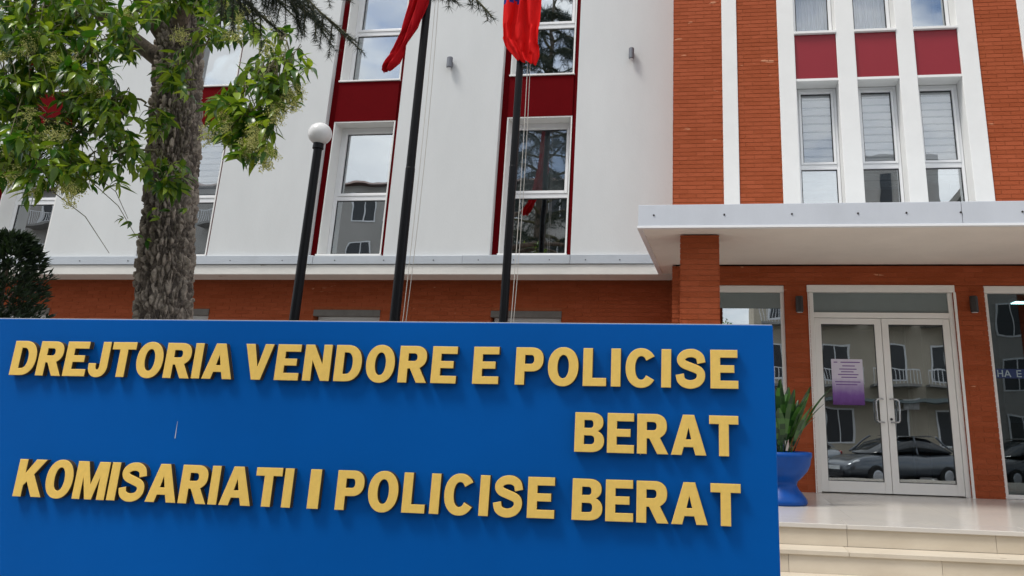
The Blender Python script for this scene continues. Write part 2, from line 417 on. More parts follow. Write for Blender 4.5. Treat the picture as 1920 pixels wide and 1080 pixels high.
def window(x0, x1, z0, z1, y, ztr, fw=.06, glass='window_glass', sash_top=True, lining=None, parent=B, top_glass=None, sw=.045):
    w = empty('window', ((x0+x1)/2, y, z0), parent=parent)
    mb = MB().frame(x0, x1, z0, z1, y-.035, y+.035, fw)
    if ztr: mb.box(x0+fw, x1-fw, y-.035, y+.035, ztr-.035, ztr+.035, 0, 'lr')
    mb.build('frame', 'upvc', w, bevel=.006)
    cells = [(z0+fw, ztr-.035), (ztr+.035, z1-fw)] if ztr else [(z0+fw, z1-fw)]
    for i, (a, b) in enumerate(cells):
        if sash_top and i == len(cells)-1:
            MB().frame(x0+fw+.002, x1-fw-.002, a+.002, b-.002, y-.05, y+.02, sw).build('sash', 'upvc', w, bevel=.005)
            MB().frame(x0+fw+sw+.002, x1-fw-sw-.002, a+sw+.002, b-sw-.002, y-.012, y+.008, .012).build('gasket', 'dark_gasket', w)
        else:
            MB().frame(x0+fw, x1-fw, a, b, y-.012, y+.008, .012).build('gasket', 'dark_gasket', w)
        MB().box(x0+fw+.004, x1-fw-.004, y-.004, y+.004, a+.004, b-.004).build('pane', top_glass if (top_glass and i == len(cells)-1) else glass, w)
    if lining:
        ya, yb, t, m = lining
        l = MB(); l.box(x0-t, x0, ya, yb, z0, z1+t, 0); l.box(x1, x1+t, ya, yb, z0, z1+t, 0); l.box(x0, x1, ya, yb, z1, z1+t, 0, 'lr')
        l.build('reveal', m, w)
        MB().box(x0-t-.01, x1+t+.01, ya-.03, yb, z0-.028, z0, 0).build('sill', 'white_paint', w, bevel=.004)
    return w
def zebra(w, x0, x1, z0, z1, y, n):
    h = (z1-z0)/n
    for k in range(n):
        MB().box(x0, x1, y, y+.004, z0+k*h+h*.22, z0+(k+1)*h).build('blind_slat', 'blind_fabric', w)
        MB().box(x0, x1, y+.006, y+.009, z0+k*h, z0+k*h+h*.22).build('blind_slat', 'blind_sheer', w)
YG = YW + .38
for i, s in enumerate(STRIPS):
    e = s + STW; x0, x1 = s+.125, e-.10
    part('red_band', 'red_paint', s, x0-.02, YW+.1, YW+.4, 3.985, ZTOP)
    part('red_band', 'red_paint', x1+.02, e, YW+.1, YW+.4, 3.985, ZTOP)
    part('red_spandrel', 'red_paint', x0-.02, x1+.02, YW+.08, YW+.4, ZW1T+.02, ZW2-.03)
    part('red_spandrel', 'red_paint', x0-.02, x1+.02, YW+.08, YW+.4, ZW2T+.02, ZTOP)
    ln = (YW+.085, YG+.03, .02, 'white_paint')
    w1 = window(x0, x1, ZW1+.03, ZW1T, YG, 5.01, lining=ln, top_glass='clear_glass' if i in (1, 3) else None)
    w2 = window(x0, x1, ZW2, ZW2T, YG, 7.97, lining=ln)
    if i == 3: MB().box(x0+.06, x1-.06, YG+.10, YG+.105, 4.86, ZW1T-.05).build('roller_blind', 'grey_blind', w1)
    if i == 1: zebra(w1, x0+.05, x1-.05, 5.02, ZW1T-.03, YG+.06, 11)
    if i == 0: MB().box(x0+.06, x1-.06, YG+.25, YG+.27, 4.05, 4.9).build('interior_screen', 'interior_brown', w1)
    if i == 2: MB().box(x0+.06, x1-.06, YG+.10, YG+.105, 7.0, ZW2T-.05).build('roller_blind', 'curtain', w2)

# lower brick wall under the ledge
YB = 12.12
lows = []
for s in STRIPS: lows.append((s-.10, s+1.02, 1.75, 3.24))
bw = MB()
def holed(mb, x0, x1, z0, z1, y0, y1, holes):
    xs = sorted({x0, x1, *[h[0] for h in holes], *[h[1] for h in holes]})
    for a, b in zip(xs, xs[1:]):
        hs = [h for h in holes if h[0] <= a+1e-6 and h[1] >= b-1e-6]
        if not hs: mb.box(a, b, y0, y1, z0, z1)
        else:
            mb.box(a, b, y0, y1, z0, hs[0][2]); mb.box(a, b, y0, y1, hs[0][3], z1)
holed(bw, -14, -.74, 0, 3.75, YB, YB+.3, lows)
lw = bw.build('lower_brick_wall', 'mortar', B)
bricks(lw, [dict(a0=-14, a1=-.75, z0=.0, z1=ZS-.004, plane=YB, holes=lows)])
for h in lows:
    w = window(h[0]+.03, h[1]-.03, h[2]+.05, h[3]-.10, YB+.14, 2.75)
    MB().box(h[0], h[1], YB-.02, YB+.2, h[3]-.10, h[3]-.004).build('lintel', 'lintel_grey', w)
    MB().box(h[0]-.03, h[1]+.03, YB-.04, YB+.2, h[2]+.003, h[2]+.045).build('sill', 'ledge_paint', w)
part('lower_brick_wall_right', 'mortar', 5.06, 8.2, YB, YB+.3, 0, 3.75)

# interior: floors, rear wall, partitions, roof
for z0, z1 in ((-.02, .05), (3.76, 3.96), (6.36, 6.88), (9.3, 9.8)):
    part('floor_slab', 'interior_paint', -13.9, 8.2, 12.3, 17.2, z0, z1)
part('roof_slab', 'zinc', -14.05, 8.3, YW-.12, 17.4, ZTOP+.003, ZTOP+.35)  # unseen roof slab, added to shut daylight out of the rooms
part('rear_wall', 'interior_paint', -14, 8.3, 17.2, 17.45, 0, ZTOP)
part('end_wall', 'white_plaster', -14.25, -13.95, YW+.01, 17.45, 0, ZTOP)
part('end_wall', 'white_plaster', 8.2, 8.5, YW+.01, 17.45, 0, ZTOP)
for x in (-10.4, -7.5, -4.55, -1.3):
    for z0, z1 in ((3.97, 6.35), (6.89, 9.29)):
        part('partition', 'interior_paint', x, x+.12, 12.3, 17.19, z0, z1)
for z0, z1 in ((3.5, 3.755), (6.24, 6.36), (9.23, 9.3)):
    pass

# projecting brick bay above the entrance
bayL, bayR = -.74, 5.05
ZB0 = 3.97
brs = [(bayL, -.03), (.19, .78), (3.54, 4.13), (4.35, bayR)]
for a, b in brs:
    p = part('brick_pier', 'mortar', a, b, YD+.012, YW+.4, ZB0, ZTOP+.2)
    fs = [dict(a0=a+.002, a1=b-.002, z0=ZB0, z1=ZTOP+.2, plane=YD+.012)]
    if a == bayL: fs.append(dict(a0=YD+.004, a1=YW+.3, z0=ZB0, z1=ZTOP+.2, plane=bayL, axis='y'))
    bricks(p, fs)
for a, b in ((-.03, .19), (.78, 1.02), (3.29, 3.54), (4.13, 4.35)):
    part('white_fin', 'white_paint', a+.001, b-.001, YD-.012, YW+.4, ZB0, ZTOP+.2, bevel=.006)
for a, b in ((1.61, 1.87), (2.45, 2.69)):
    part('white_fin', 'white_paint', a, b, YD-.012, YW-.1, ZB0, ZTOP+.2, bevel=.006)
YBG = YD + .32
for i, (a, b) in enumerate(((1.02, 1.61), (1.87, 2.45), (2.69, 3.29))):
    part('red_panel', 'red_panel', a+.002, b-.002, YD+.02, YD+.06, 6.405, 7.105, bevel=.003)
    part('panel_backing', 'white_paint', a, b, YD+.061, YBG+.2, 6.37, 7.10)
    part('panel_trim', 'white_paint', a, b, YD-.004, YD+.075, 6.366, 6.403)
    part('window_sill', 'white_paint', a-.0, b+.0, YD-.03, YBG+.1, 7.108, 7.145, bevel=.004)
    part('panel_backing', 'white_paint', a, b, YD+.03, YBG+.2, 9.3, ZTOP)
    w = window(a+.004, b-.004, 3.98, 6.364, YBG, 5.16, fw=.042, sw=.034, top_glass='clear_glass')
    zebra(w, a+.06, b-.06, 4.84 if i == 1 else (4.70 if i == 0 else 4.92), 6.32, YBG+.022, 13)
    w2 = window(a+.004, b-.004, 7.147, 9.298, YBG, 7.95, fw=.05, sash_top=False, glass='clear_glass' if i < 2 else 'window_glass')
    if i < 2:
        mb = MB(); n = 60
        for k in range(n):
            xa = a+.05+(b-a-.1)*k/n; xb = a+.05+(b-a-.1)*(k+1)/n
            ya = YBG+.10+.025*math.sin(k*1.15)+.012*math.sin(k*2.7); yb = YBG+.10+.025*math.sin((k+1)*1.15)+.012*math.sin((k+1)*2.7)
            mb.quad((xa, ya, 7.16), (xb, yb, 7.16), (xb, yb, 9.2), (xa, ya, 9.2))
        mb.build('curtain', 'curtain', w2, smooth=True)
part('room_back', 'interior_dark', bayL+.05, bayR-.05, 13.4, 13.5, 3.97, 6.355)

# entrance level: brick piers, beam, side windows, doors
def brick_block(name, x0, x1, y0, y1, z0, z1, sides=''):
    p = part(name, 'mortar', x0, x1, y0+.012, y1, z0, z1)
    fs = [dict(a0=x0-.006, a1=x1+.006, z0=z0, z1=z1, plane=y0+.012, depth=.010)]
    if 'l' in sides: fs.append(dict(a0=y0+.006, a1=y1, z0=z0, z1=z1, plane=x0, axis='y', sign=-1, depth=.008))
    if 'r' in sides: fs.append(dict(a0=y0+.006, a1=y1, z0=z0, z1=z1, plane=x1, axis='y', sign=1, depth=.008))
    bricks(p, fs); return p
DL, DR = 1.06, 2.89
brick_block('entrance_pier', .75, DL, YD, YD+.3, ZP, 3.43, 'lr')
brick_block('entrance_pier', DR, 3.27, YD, YD+.3, ZP, 3.43, 'lr')
brick_block('entrance_pier', bayL, -.50, YD, YB+.1, 0, 3.43, 'lr')
brick_block('entrance_pier', 4.48, bayR, YD, YB+.1, 0, 3.43, 'lr')
brick_block('entrance_beam', bayL+.001, bayR, YD-.003, YD+.3, 3.432, ZS-.005)
def column(x0, x1, y0, y1):
    p = part('canopy_column', 'mortar', x0+.01, x1-.01, y0+.01, y1-.01, ZP-.01, ZS-.002)
    bricks(p, [dict(a0=x0, a1=x1, z0=ZP, z1=ZS-.003, plane=y0+.01, depth=.01),
               dict(a0=y0+.002, a1=y1, z0=ZP, z1=ZS-.003, plane=x0+.01, axis='y', sign=-1, depth=.01),
               dict(a0=y0+.002, a1=y1, z0=ZP, z1=ZS-.003, plane=x1-.01, axis='y', sign=1, depth=.01)])
column(-.53, -.085, 8.955, 9.4)
column(4.35, 4.80, 8.955, 9.4)
# canopy
cn = part('canopy', 'soffit_paint', -.95, 5.25, 8.64, YD-.02, ZS+.012, 3.935)
fx = [-.975, 2.475, 5.275]
for a, b in zip(fx, fx[1:]):
    MB().box(a, b-.005, 8.605, 8.639, ZS+.025, 3.955).build('fascia_panel', 'fascia_panel', cn, bevel=.004)
for x in (-.975, 5.2505):
    MB().box(x, x+.0245, 8.640, YW-.04 if x < 0 else YW-.04, ZS+.025, 3.954).build('fascia_panel', 'fascia_panel', cn)
MB().box(-.985, 5.285, 8.596, 8.66, ZS-.004, ZS+.024).build('drip_trim', 'upvc', cn, bevel=.003)
MB().box(-.985, -.93, 8.661, YW-.06, ZS-.004, ZS+.024).build('drip_trim', 'upvc', cn)
MB().box(-.9495, -.741, YD-.019, YW-.035, ZS+.012, 3.93).build('canopy_return', 'soffit_paint', cn)
MB().box(-.955, 5.255, 8.635, YD-.015, 3.936, 3.958).build('canopy_top', 'zinc', cn)
for u in (1226, 1358, 1485, 1609, 1700, 1802, 1918):
    p = onY(u, 405, 8.605)
    MB().lathe([(0, -.0), (.009, 0), (.009, .006), (0, .006)], (0, 0, 0), 10)
    m = MB(); m.tube([(p.x, 8.606, 3.835), (p.x, 8.598, 3.835)], .011, 10); m.build('rivet', 'lamp_dark', cn)
# side windows of the entrance
def shop_window(x0, x1, z0, z1, y, glass, rail):
    w = empty('window', ((x0+x1)/2, y, z0), parent=B)
    MB().box(x0, x1, y-.07, y+.06, z1-.095, z1-.003).build('header', 'door_paint', w, bevel=.004)
    mb = MB(); mb.box(x0, x0+.05, y-.04, y+.04, z0, z1-.096); mb.box(x1-.05, x1, y-.04, y+.04, z0, z1-.096)
    mb.box(x0+.05, x1-.05, y-.04, y+.04, z0, z0+.05, 0, 'lr'); mb.build('frame', 'door_paint', w, bevel=.004)
    if rail: MB().box(x0+.05, x1-.05, y-.03, y+.03, rail[0], rail[1]).build('shutter_box', 'grey_blind', w)
    MB().box(x0+.052, x1-.052, y-.005, y+.005, z0+.052, z1-.098 if not rail else rail[0]-.002).build('pane', glass, w)
    return w
wl = shop_window(-.495, .745, ZP, 3.43, YD+.10, 'window_glass', (3.13, 3.333))
wr = shop_window(3.275, 4.475, ZP, 3.43, YD+.10, 'teal_glass', None)
# lettering band stuck on the right-hand window
def band_letters():
    sb = MB().box(3.335, 4.41, YD+.089, YD+.0935, 2.27, 2.385).build('lettering_band', 'navy', wr)
    mb = MB(); y0, y1 = YD+.085, YD+.0885
    def bar(x0, z0, x1, z1, t):
        d = Vector((x1-x0, 0, z1-z0)).normalized(); n = Vector((-d.z, 0, d.x))*t/2
        a, b = Vector((x0, y0, z0)), Vector((x1, y0, z1))
        mb.quad(tuple(a+n), tuple(a-n), tuple(b-n), tuple(b+n))
    zb, zt = 2.285, 2.37
    for x in (3.36, 3.415): bar(x, zb, x, zt, .014)
    bar(3.36, 2.327, 3.415, 2.327, .012)
    bar(3.44, zb, 3.475, zt, .014); bar(3.475, zt, 3.51, zb, .014); bar(3.455, 2.312, 3.495, 2.312, .011)
    bar(3.59, zb, 3.59, zt, .014)
    for z in (zb+.006, 2.327, zt-.006): bar(3.59, z, 3.64, z, .012)
    mb.build('lettering', 'sticker_white', sb)
band_letters()
# door
dr = empty('entrance_door', ((DL+DR)/2, YD+.1, ZP), parent=B)
yd = YD + .085
mb = MB(); mb.box(DL+.002, DL+.062, yd-.05, yd+.06, ZP, 3.335); mb.box(DR-.062, DR-.002, yd-.05, yd+.06, ZP, 3.335)
mb.box(DL+.062, DR-.062, yd-.05, yd+.06, 3.005, 3.075, 0, 'lr'); mb.build('frame', 'door_paint', dr, bevel=.005)
MB().box(DL-.02, DR+.02, yd-.105, yd+.06, 3.336, 3.428).build('header', 'door_paint', dr, bevel=.006)
MB().box(DL-.012, DL+.0, yd-.1, yd-.07, ZP, 3.335).build('trim', 'door_paint', dr)
MB().box(DR+.0, DR+.03, yd-.1, yd-.07, ZP, 3.335).build('trim', 'door_paint', dr)
MB().box(DL+.063, DR-.063, yd-.012, yd+.02, 3.076, 3.334).build('transom_panel', 'grey_blind', dr)
xm = (DL+DR)/2
for sx, (a, b) in ((1, (DL+.065, xm-.003)), (-1, (xm+.003, DR-.065))):
    lf = empty('door_leaf', ((a+b)/2, yd, ZP), parent=dr)
    st = .085
    lf2 = MB(); lf2.box(a, a+st, yd-.03, yd+.03, ZP+.012, 3.0); lf2.box(b-st, b, yd-.03, yd+.03, ZP+.012, 3.0)
    lf2.box(a+st, b-st, yd-.03, yd+.03, ZP+.012, ZP+.142, 0, 'lr'); lf2.box(a+st, b-st, yd-.03, yd+.03, 2.925, 3.0, 0, 'lr')
    leaf_o = lf2.build('leaf_frame', 'door_paint', lf, bevel=.004)
    MB().box(a+st+.002, b-st-.002, yd-.005, yd+.005, ZP+.144, 2.923).build('pane', 'door_glass', lf)
    MB().frame(a+st, b-st, ZP+.142, 2.925, yd-.012, yd+.012, .008).build('gasket', 'dark_gasket', lf)
    hx = (b - .042) if sx > 0 else (a + .042)
    for yy, so in ((-1, .03), (1, .03)):
        pts = []; y_o = yd + yy*.095
        pts += [(hx, yd+yy*.031, 1.70), (hx-sx*.02, y_o, 1.70), (hx-sx*.075, y_o, 1.705), (hx-sx*.092, y_o, 1.73), (hx-sx*.095, y_o, 1.84), (hx-sx*.092, y_o, 1.955), (hx-sx*.075, y_o, 1.98), (hx-sx*.02, y_o, 1.985), (hx, yd+yy*.031, 1.985)]
        MB().tube(pts, .0105, 10).build('handle', 'chrome', lf, smooth=True)
    if sx < 0:
        MB().tube([(a+.04, yd-.031, 1.74), (a+.04, yd-.045, 1.74)], .016, 10).build('lock', 'dark_gasket', lf)
# hall behind the glass
part('hall_ceiling', 'interior_paint', -.5, 4.5, YD+.31, 17.1, 3.45, 3.5)
part('hall_floor', 'marble_floor', -.7, 5.0, YD+.16, 17.1, ZP-.06, ZP-.004)
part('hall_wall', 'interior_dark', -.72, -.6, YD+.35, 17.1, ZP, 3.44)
part('hall_wall', 'interior_paint', 3.02, 3.14, YD+.35, 14.6, ZP, 3.44)
part('hall_wall', 'interior_brown', 2.55, 2.72, 12.0, 12.2, ZP, 3.44)
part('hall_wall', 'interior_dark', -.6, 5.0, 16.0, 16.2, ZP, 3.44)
part('hall_desk', 'interior_brown', 3.9, 4.7, 12.4, 13.2, ZP, 1.75)
lampm = bpy.data.materials.new('ceiling_lamp_light'); lampm.use_nodes = True
lampm.node_tree.nodes['Principled BSDF'].inputs['Emission Color'].default_value = (1, .98, .93, 1)
lampm.node_tree.nodes['Principled BSDF'].inputs['Emission Strength'].default_value = 9
MATS['lamp_light'] = lampm
cl = empty('ceiling_lamp', (4.1, 12.1, 3.39)); tag(cl, 'lit white ceiling lamp inside the teal side window by the entrance', 'lamp')
MB().box(4.02, 4.75, 11.95, 12.2, 3.40, 3.45).build('housing', 'upvc', cl)
MB().box(4.04, 4.73, 11.97, 12.18, 3.392, 3.399).build('diffuser', 'lamp_light', cl)

# poster on the left leaf
p0, p1 = onY(1558, 673, yd-.006), onY(1622, 760, yd-.006)
po = empty('poster', ((p0.x+p1.x)/2, yd-.008, p1.z)); tag(po, 'white and purple notice on the glass door leaf beside the blue planter', 'poster')
def poster_mat():
    m = bpy.data.materials.new('poster_print'); m.use_nodes = True; nt = m.node_tree; b = nt.nodes['Principled BSDF']; lk = nt.links.new
    t = nt.nodes.new('ShaderNodeTexCoord'); sp = nt.nodes.new('ShaderNodeSeparateXYZ'); lk(t.outputs['Generated'], sp.inputs[0])
    n = nt.nodes.new('ShaderNodeTexNoise'); n.inputs['Scale'].default_value = 6; lk(t.outputs['Generated'], n.inputs['Vector'])
    a = nt.nodes.new('ShaderNodeMath'); a.operation = 'MULTIPLY_ADD'; a.inputs[1].default_value = .16; lk(n.outputs['Fac'], a.inputs[0]); lk(sp.outputs['Z'], a.inputs[2])
    r = nt.nodes.new('ShaderNodeValToRGB'); e = r.color_ramp.elements
    e[0].position = .08; e[0].color = (.10, .02, .18, 1); e[1].position = .68; e[1].color = (.66, .62, .72, 1)
    k = e.new(.30); k.color = (.19, .08, .33, 1); k = e.new(.5); k.color = (.40, .32, .52, 1)
    lk(a.outputs[0], r.inputs['Fac']); lk(r.outputs[0], b.inputs['Base Color']); b.inputs['Roughness'].default_value = .5
    MATS['poster_print'] = m
poster_mat()
yp = yd - .0062
MB().box(p0.x, p1.x, yp-.0012, yp, p1.z, p0.z).build('sheet', 'poster_print', po)
pw = p1.x - p0.x
for k, (fz, fa, fb) in enumerate(((.93, .08, .2), (.93, .3, .92), (.85, .35, .75), (.78, .25, .8), (.72, .3, .7), (.66, .2, .85), (.60, .3, .8), (.5, .1, .9), (.44, .12, .8))):
    zz = p1.z + (p0.z-p1.z)*fz
    MB().box(p0.x+pw*fa, p0.x+pw*fb, yp-.0020, yp-.0013, zz-.006, zz+.006).build('text_line', 'poster_ink', po)

# wall lamps
def wall_lamp(x, y, z, w, h, d, m, label, group):
    t = empty('wall_lamp', (x, y, z)); tag(t, label, 'wall lamp', group)
    MB().box(x-w*.32, x+w*.32, y-.03, y, z-h*.2, z+h*.2).build('bracket', m, t)
    MB().lathe([(0, -h/2), (w*.42, -h/2), (w*.5, -h/2+.012), (w*.5, h/2-.012), (w*.42, h/2), (0, h/2)], (x, y-.03-d/2, z), 20).build('body', m, t, smooth=False)
    MB().lathe([(0, -h/2-.004), (w*.36, -h/2-.004), (w*.36, -h/2+.002)], (x, y-.03-d/2, z), 16).build('lens', 'lens_white', t)
p = onY(846, 121, YW); wall_lamp(p.x, YW, p.z, .095, .19, .09, 'lamp_grey', 'small grey wall lamp on white plaster between the two flagpoles', 'wall lamps on the facade')
p = onY(1185, 104, YW); wall_lamp(p.x, YW, p.z, .085, .19, .09, 'lamp_grey', 'small grey wall lamp on white plaster next to the tall brick pier', 'wall lamps on the facade')
p = onY(1498, 572, YD); wall_lamp(p.x, YD-.003, p.z, .10, .21, .09, 'lamp_dark', 'dark wall lamp on brick pier between potted plant and door', 'wall lamps by the door')
p = onY(1823, 572, YD); wall_lamp(p.x, YD-.003, p.z, .10, .21, .09, 'lamp_dark', 'dark wall lamp on brick pier between door and teal window', 'wall lamps by the door')

# ================================================================== THE SIGN
YS = 3.6
SX0, SX1, SZ1 = -3.78, onY(1449, 610, YS).x, onY(1448, 610, YS).z
sg = empty('blue_sign', ((SX0+SX1)/2, YS+.06, 0)); tag(sg, 'large blue sign board with raised golden lettering in front of the entrance', 'sign')
MB().box(SX0, SX1, YS, YS+.10, .22, SZ1).build('panel', 'sign_blue', sg, bevel=.004)
MB().box(SX0+.01, SX1-.004, YS+.004, YS+.096, SZ1+.0005, SZ1+.004).build('highlight_strip', 'sign_edge', sg)  # pale strip stands in for the thin highlight along the top edge
MB().box(SX0+.05, SX1-.05, YS-.05, YS+.2, 0, .219).build('plinth', 'kerb', sg, bevel=.01)
# glyphs: cap height 1
def arc(cx, cy, rx, ry, a0, a1, n=18, e=2.0):
    out = []
    for i in range(n+1):
        a = math.radians(a0 + (a1-a0)*i/n); c, s = math.cos(a), math.sin(a)
        out.append((cx + rx*math.copysign(abs(c)**(2/e), c), cy + ry*math.copysign(abs(s)**(2/e), s)))
    return out
def stroke(pts, w):
    P = [Vector((p[0], p[1])) for p in pts]; n = len(P); path = []
    for i in range(n-1):
        p0, p1, p2, p3 = P[max(i-1, 0)], P[i], P[i+1], P[min(i+2, n-1)]
        for k in range(8):
            t = k/8; path.append(.5*((2*p1) + (p2-p0)*t + (2*p0-5*p1+4*p2-p3)*t*t + (3*p1-p0-3*p2+p3)*t**3))
    path.append(P[-1]); Lf, Rt = [], []
    for i, p in enumerate(path):
        t = (path[min(i+1, len(path)-1)] - path[max(i-1, 0)]).normalized(); nn = Vector((-t.y, t.x))*w/2
        Lf.append(tuple(p+nn)); Rt.append(tuple(p-nn))
    return Lf + Rt[::-1]
st, hb = .245, .19
G = {}
G['I'] = (.245, [[(0,0),(.245,0),(.245,1),(0,1)]])
G['L'] = (.63, [[(0,0),(.63,0),(.63,.20),(st,.20),(st,1),(0,1)]])
G['T'] = (.76, [[(.2575,0),(.5025,0),(.5025,.80),(.76,.80),(.76,1),(0,1),(0,.80),(.2575,.80)]])
G['E'] = (.72, [[(0,0),(.72,0),(.72,hb),(st,hb),(st,.415),(.62,.415),(.62,.595),(st,.595),(st,1-hb),(.71,1-hb),(.71,1),(0,1)]])
G['V'] = (.86, [[(0,1),(.265,1),(.435,.32),(.605,1),(.86,1),(.565,0),(.30,0)]])
G['A'] = (.92, [[(0,0),(.265,0),(.325,.20),(.59,.20),(.65,0),(.92,0),(.605,1),(.315,1)], [(.375,.375),(.545,.375),(.46,.72)]])
G['N'] = (.80, [[(0,0),(.235,0),(.235,.60),(.55,0),(.80,0),(.80,1),(.565,1),(.565,.42),(.255,1),(0,1)]])
G['M'] = (1.0, [[(0,0),(.225,0),(.225,.66),(.40,0),(.60,0),(.775,.66),(.775,0),(1,0),(1,1),(.68,1),(.50,.36),(.32,1),(0,1)]])
G['K'] = (.88, [[(0,0),(st,0),(st,.29),(.355,.42),(.585,0),(.88,0),(.53,.60),(.86,1),(.54,1),(st,.60),(st,1),(0,1)]])
G['D'] = (.79, [[(0,0),(.34,0)] + arc(.34,.5,.45,.5,-90,90,20,2.25) + [(0,1)], [(st,hb),(.34,hb)] + arc(.34,.5,.195,.5-hb,-90,90,16,2.25) + [(st,1-hb)]])
G['O'] = (.84, [arc(.42,.5,.42,.52,0,359,44,2.15), arc(.42,.5,.17,.325,0,359,36,2.15)])
G['C'] = (.83, [arc(.42,.5,.42,.52,36,324,36,2.15) + arc(.42,.5,.175,.325,322,38,30,2.15)])
def bowl(x0, x1, z0, z1, e=2.3): return [(x0,z0)] + arc(x0,(z0+z1)/2,x1-x0,(z1-z0)/2,-90,90,16,e) + [(x0,z1)]
G['P'] = (.77, [[(0,0),(st,0),(st,.36)] + bowl(.44,.77,.36,1) + [(0,1)], [(st,.55)] + bowl(.42,.525,.55,.81) + [(st,.81)]])
G['R'] = (.82, [[(0,0),(st,0),(st,.39),(.33,.39),(.545,0),(.82,0),(.60,.40)] + arc(.46,.70,.33,.30,-50,90,16,2.3) + [(0,1)], [(st,.58)] + bowl(.42,.53,.58,.81) + [(st,.81)]])
G['B'] = (.80, [[(0,0),(.43,0)] + arc(.43,.275,.37,.275,-90,62,14,2.3) + arc(.43,.755,.34,.245,-52,90,14,2.3) + [(0,1)],
                [(st,.60)] + bowl(.42,.515,.60,.82) + [(st,.82)], [(st,.18)] + bowl(.43,.55,.18,.425) + [(st,.425)]])
G['S'] = (.78, [stroke([(.675,.66),(.635,.81),(.52,.895),(.39,.915),(.245,.885),(.145,.80),(.135,.70),(.21,.615),(.39,.545),(.57,.475),(.655,.39),(.655,.25),(.56,.135),(.39,.085),(.23,.115),(.13,.20),(.095,.34)], .205)])
G['J'] = (.61, [[(.365,1),(.61,1)] + arc(.305,.31,.305,.33,0,-180,22,2.2) + [(0,.37),(.225,.37)] + arc(.295,.31,.07,.125,180,360,12,2.2)])
GM = {}
def glyph(ch):
    if ch in GM: return GM[ch]
    cu = bpy.data.curves.new('glyph', 'CURVE'); cu.dimensions = '2D'; cu.fill_mode = 'BOTH'
    for ct in G[ch][1]:
        sp = cu.splines.new('POLY'); sp.points.add(len(ct)-1)
        for q, c in zip(sp.points, ct): q.co = (c[0], c[1], 0, 1)
        sp.use_cyclic_u = True
    cu.extrude = .075; cu.bevel_depth = .012; cu.bevel_resolution = 1; cu.offset = -.002
    ob = bpy.data.objects.new('glyph', cu); COL.objects.link(ob)
    dg = bpy.context.evaluated_depsgraph_get()
    me = bpy.data.meshes.new_from_object(ob.evaluated_get(dg)); me.name = 'letter'
    bpy.data.objects.remove(ob)
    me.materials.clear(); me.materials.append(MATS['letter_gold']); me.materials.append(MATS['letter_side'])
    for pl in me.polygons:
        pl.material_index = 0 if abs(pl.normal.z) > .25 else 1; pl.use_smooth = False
    GM[ch] = me; return me
def word(text, pl, pr, h=None):
    xl, xr = onY(*pl, YF).x, onY(*pr, YF).x
    n = sum(G[c][0] for c in text)
    gap = ((xr-xl)/CAP - n)/max(1, len(text)-1)
    sc = 1.0
    if gap < .09: sc = ((xr-xl)/CAP - .10*(len(text)-1))/n; gap = .10
    if gap > .26: sc = ((xr-xl)/CAP - .22*(len(text)-1))/n; gap = .22
    x = xl
    for c in text:
        mw = Matrix.Translation((x, YS-.017, h)) @ Matrix.Rotation(PI/2, 4, 'X') @ Matrix.Diagonal((CAP*sc, CAP, CAP*1.0, 1))
        mw = mw @ Matrix.Rotation(math.radians(rng.uniform(-.35, .35)), 4, 'Z')
        link_mesh('letter', glyph(c), sg, mw)
        x += (G[c][0]*sc + gap)*CAP
YF = YS - .028
CAP = onY(1385, 657, YF).z - onY(1385, 728.5, YF).z
z1 = onY(850, 718.5, YF).z
word('DREJTORIA', (17.5, 702), (433, 709), z1)
word('VENDORE', (463, 647), (853.5, 718.5), z1)
word('E', (885.5, 720.5), (933, 721), z1)
word('POLICISE', (965.5, 721), (1384, 729), z1)
z2 = onY(1230, 851, YF).z
word('BERAT', (1077, 848.5), (1383.5, 782), z2)
z3 = onY(600, 954, YF).z
word('KOMISARIATI', (24.5, 928.5), (543, 951), z3)
word('I', (575.5, 954), (595, 954), z3)
word('POLICISE', (627.6, 956), (1038, 977), z3)
word('BERAT', (1072, 978), (1388, 912), z3)
# two fine scratches in the blue paint
for (ua, va, ub, vb, w) in ((333, 790, 328, 822, .0022), (1203, 843, 1200.5, 853, .003)):
    a, b = onY(ua, va, YS-.0006), onY(ub, vb, YS-.0006)
    MB().quad((a.x-w*.3, a.y, a.z), (b.x-w, b.y, b.z), (b.x+w, b.y, b.z), (a.x+w*.3, a.y, a.z)).build('scratch', 'sign_edge', sg)

# ================================================================== POLES, FLAGS, STREET LAMP
YPOLE = 8.5
def pole(x, top, r0, r1, label, ropes):
    t = empty('flagpole', (x, YPOLE, 0)); tag(t, label, 'flagpole', 'flagpoles before the facade')
    zs = [0, .04, .05, 2.2, 2.21, 4.4, 4.41, top]; rs = [r0*1.9, r0*1.9, r0, r0*.97, r0*.93, r0*.88, r0*.83, r1]
    MB().tube([(x, YPOLE, z) for z in zs], rs, 20).build('shaft', 'black_paint', t, smooth=False)
    MB().lathe([(0, r1*1.6), (r1*1.1, r1*1.2), (r1*1.5, 0), (r1*1.1, -r1*.9), (0, -r1*1.2)], (x, YPOLE, top+r1), 16).build('finial', 'chrome', t, smooth=True)
    MB().box(x+r0*.6, x+r0*1.5, YPOLE-.012, YPOLE+.012, 1.5, 1.62).build('cleat', 'lamp_grey', t)
    for i, (dx, dz) in enumerate(ropes):
        pts = []
        for k in range(13):
            f = k/12; z = 1.56 + (top-.15-1.56)*f
            pts.append((x + r0 + dx*math.sin(PI*min(1, f*1.05))**.7 + .01, YPOLE-.02+.03*i, z))
        MB().tube(pts, .0038, 5).build('halyard', 'rope', t)
    return t
px1 = onY(769, 320, YPOLE).x; px2 = onY(960, 350, YPOLE).x
pole(px1, 8.4, .062, .042, 'black flagpole with dark red flag, between street lamp and other flagpole', [(.05, 0), (.09, 0)])
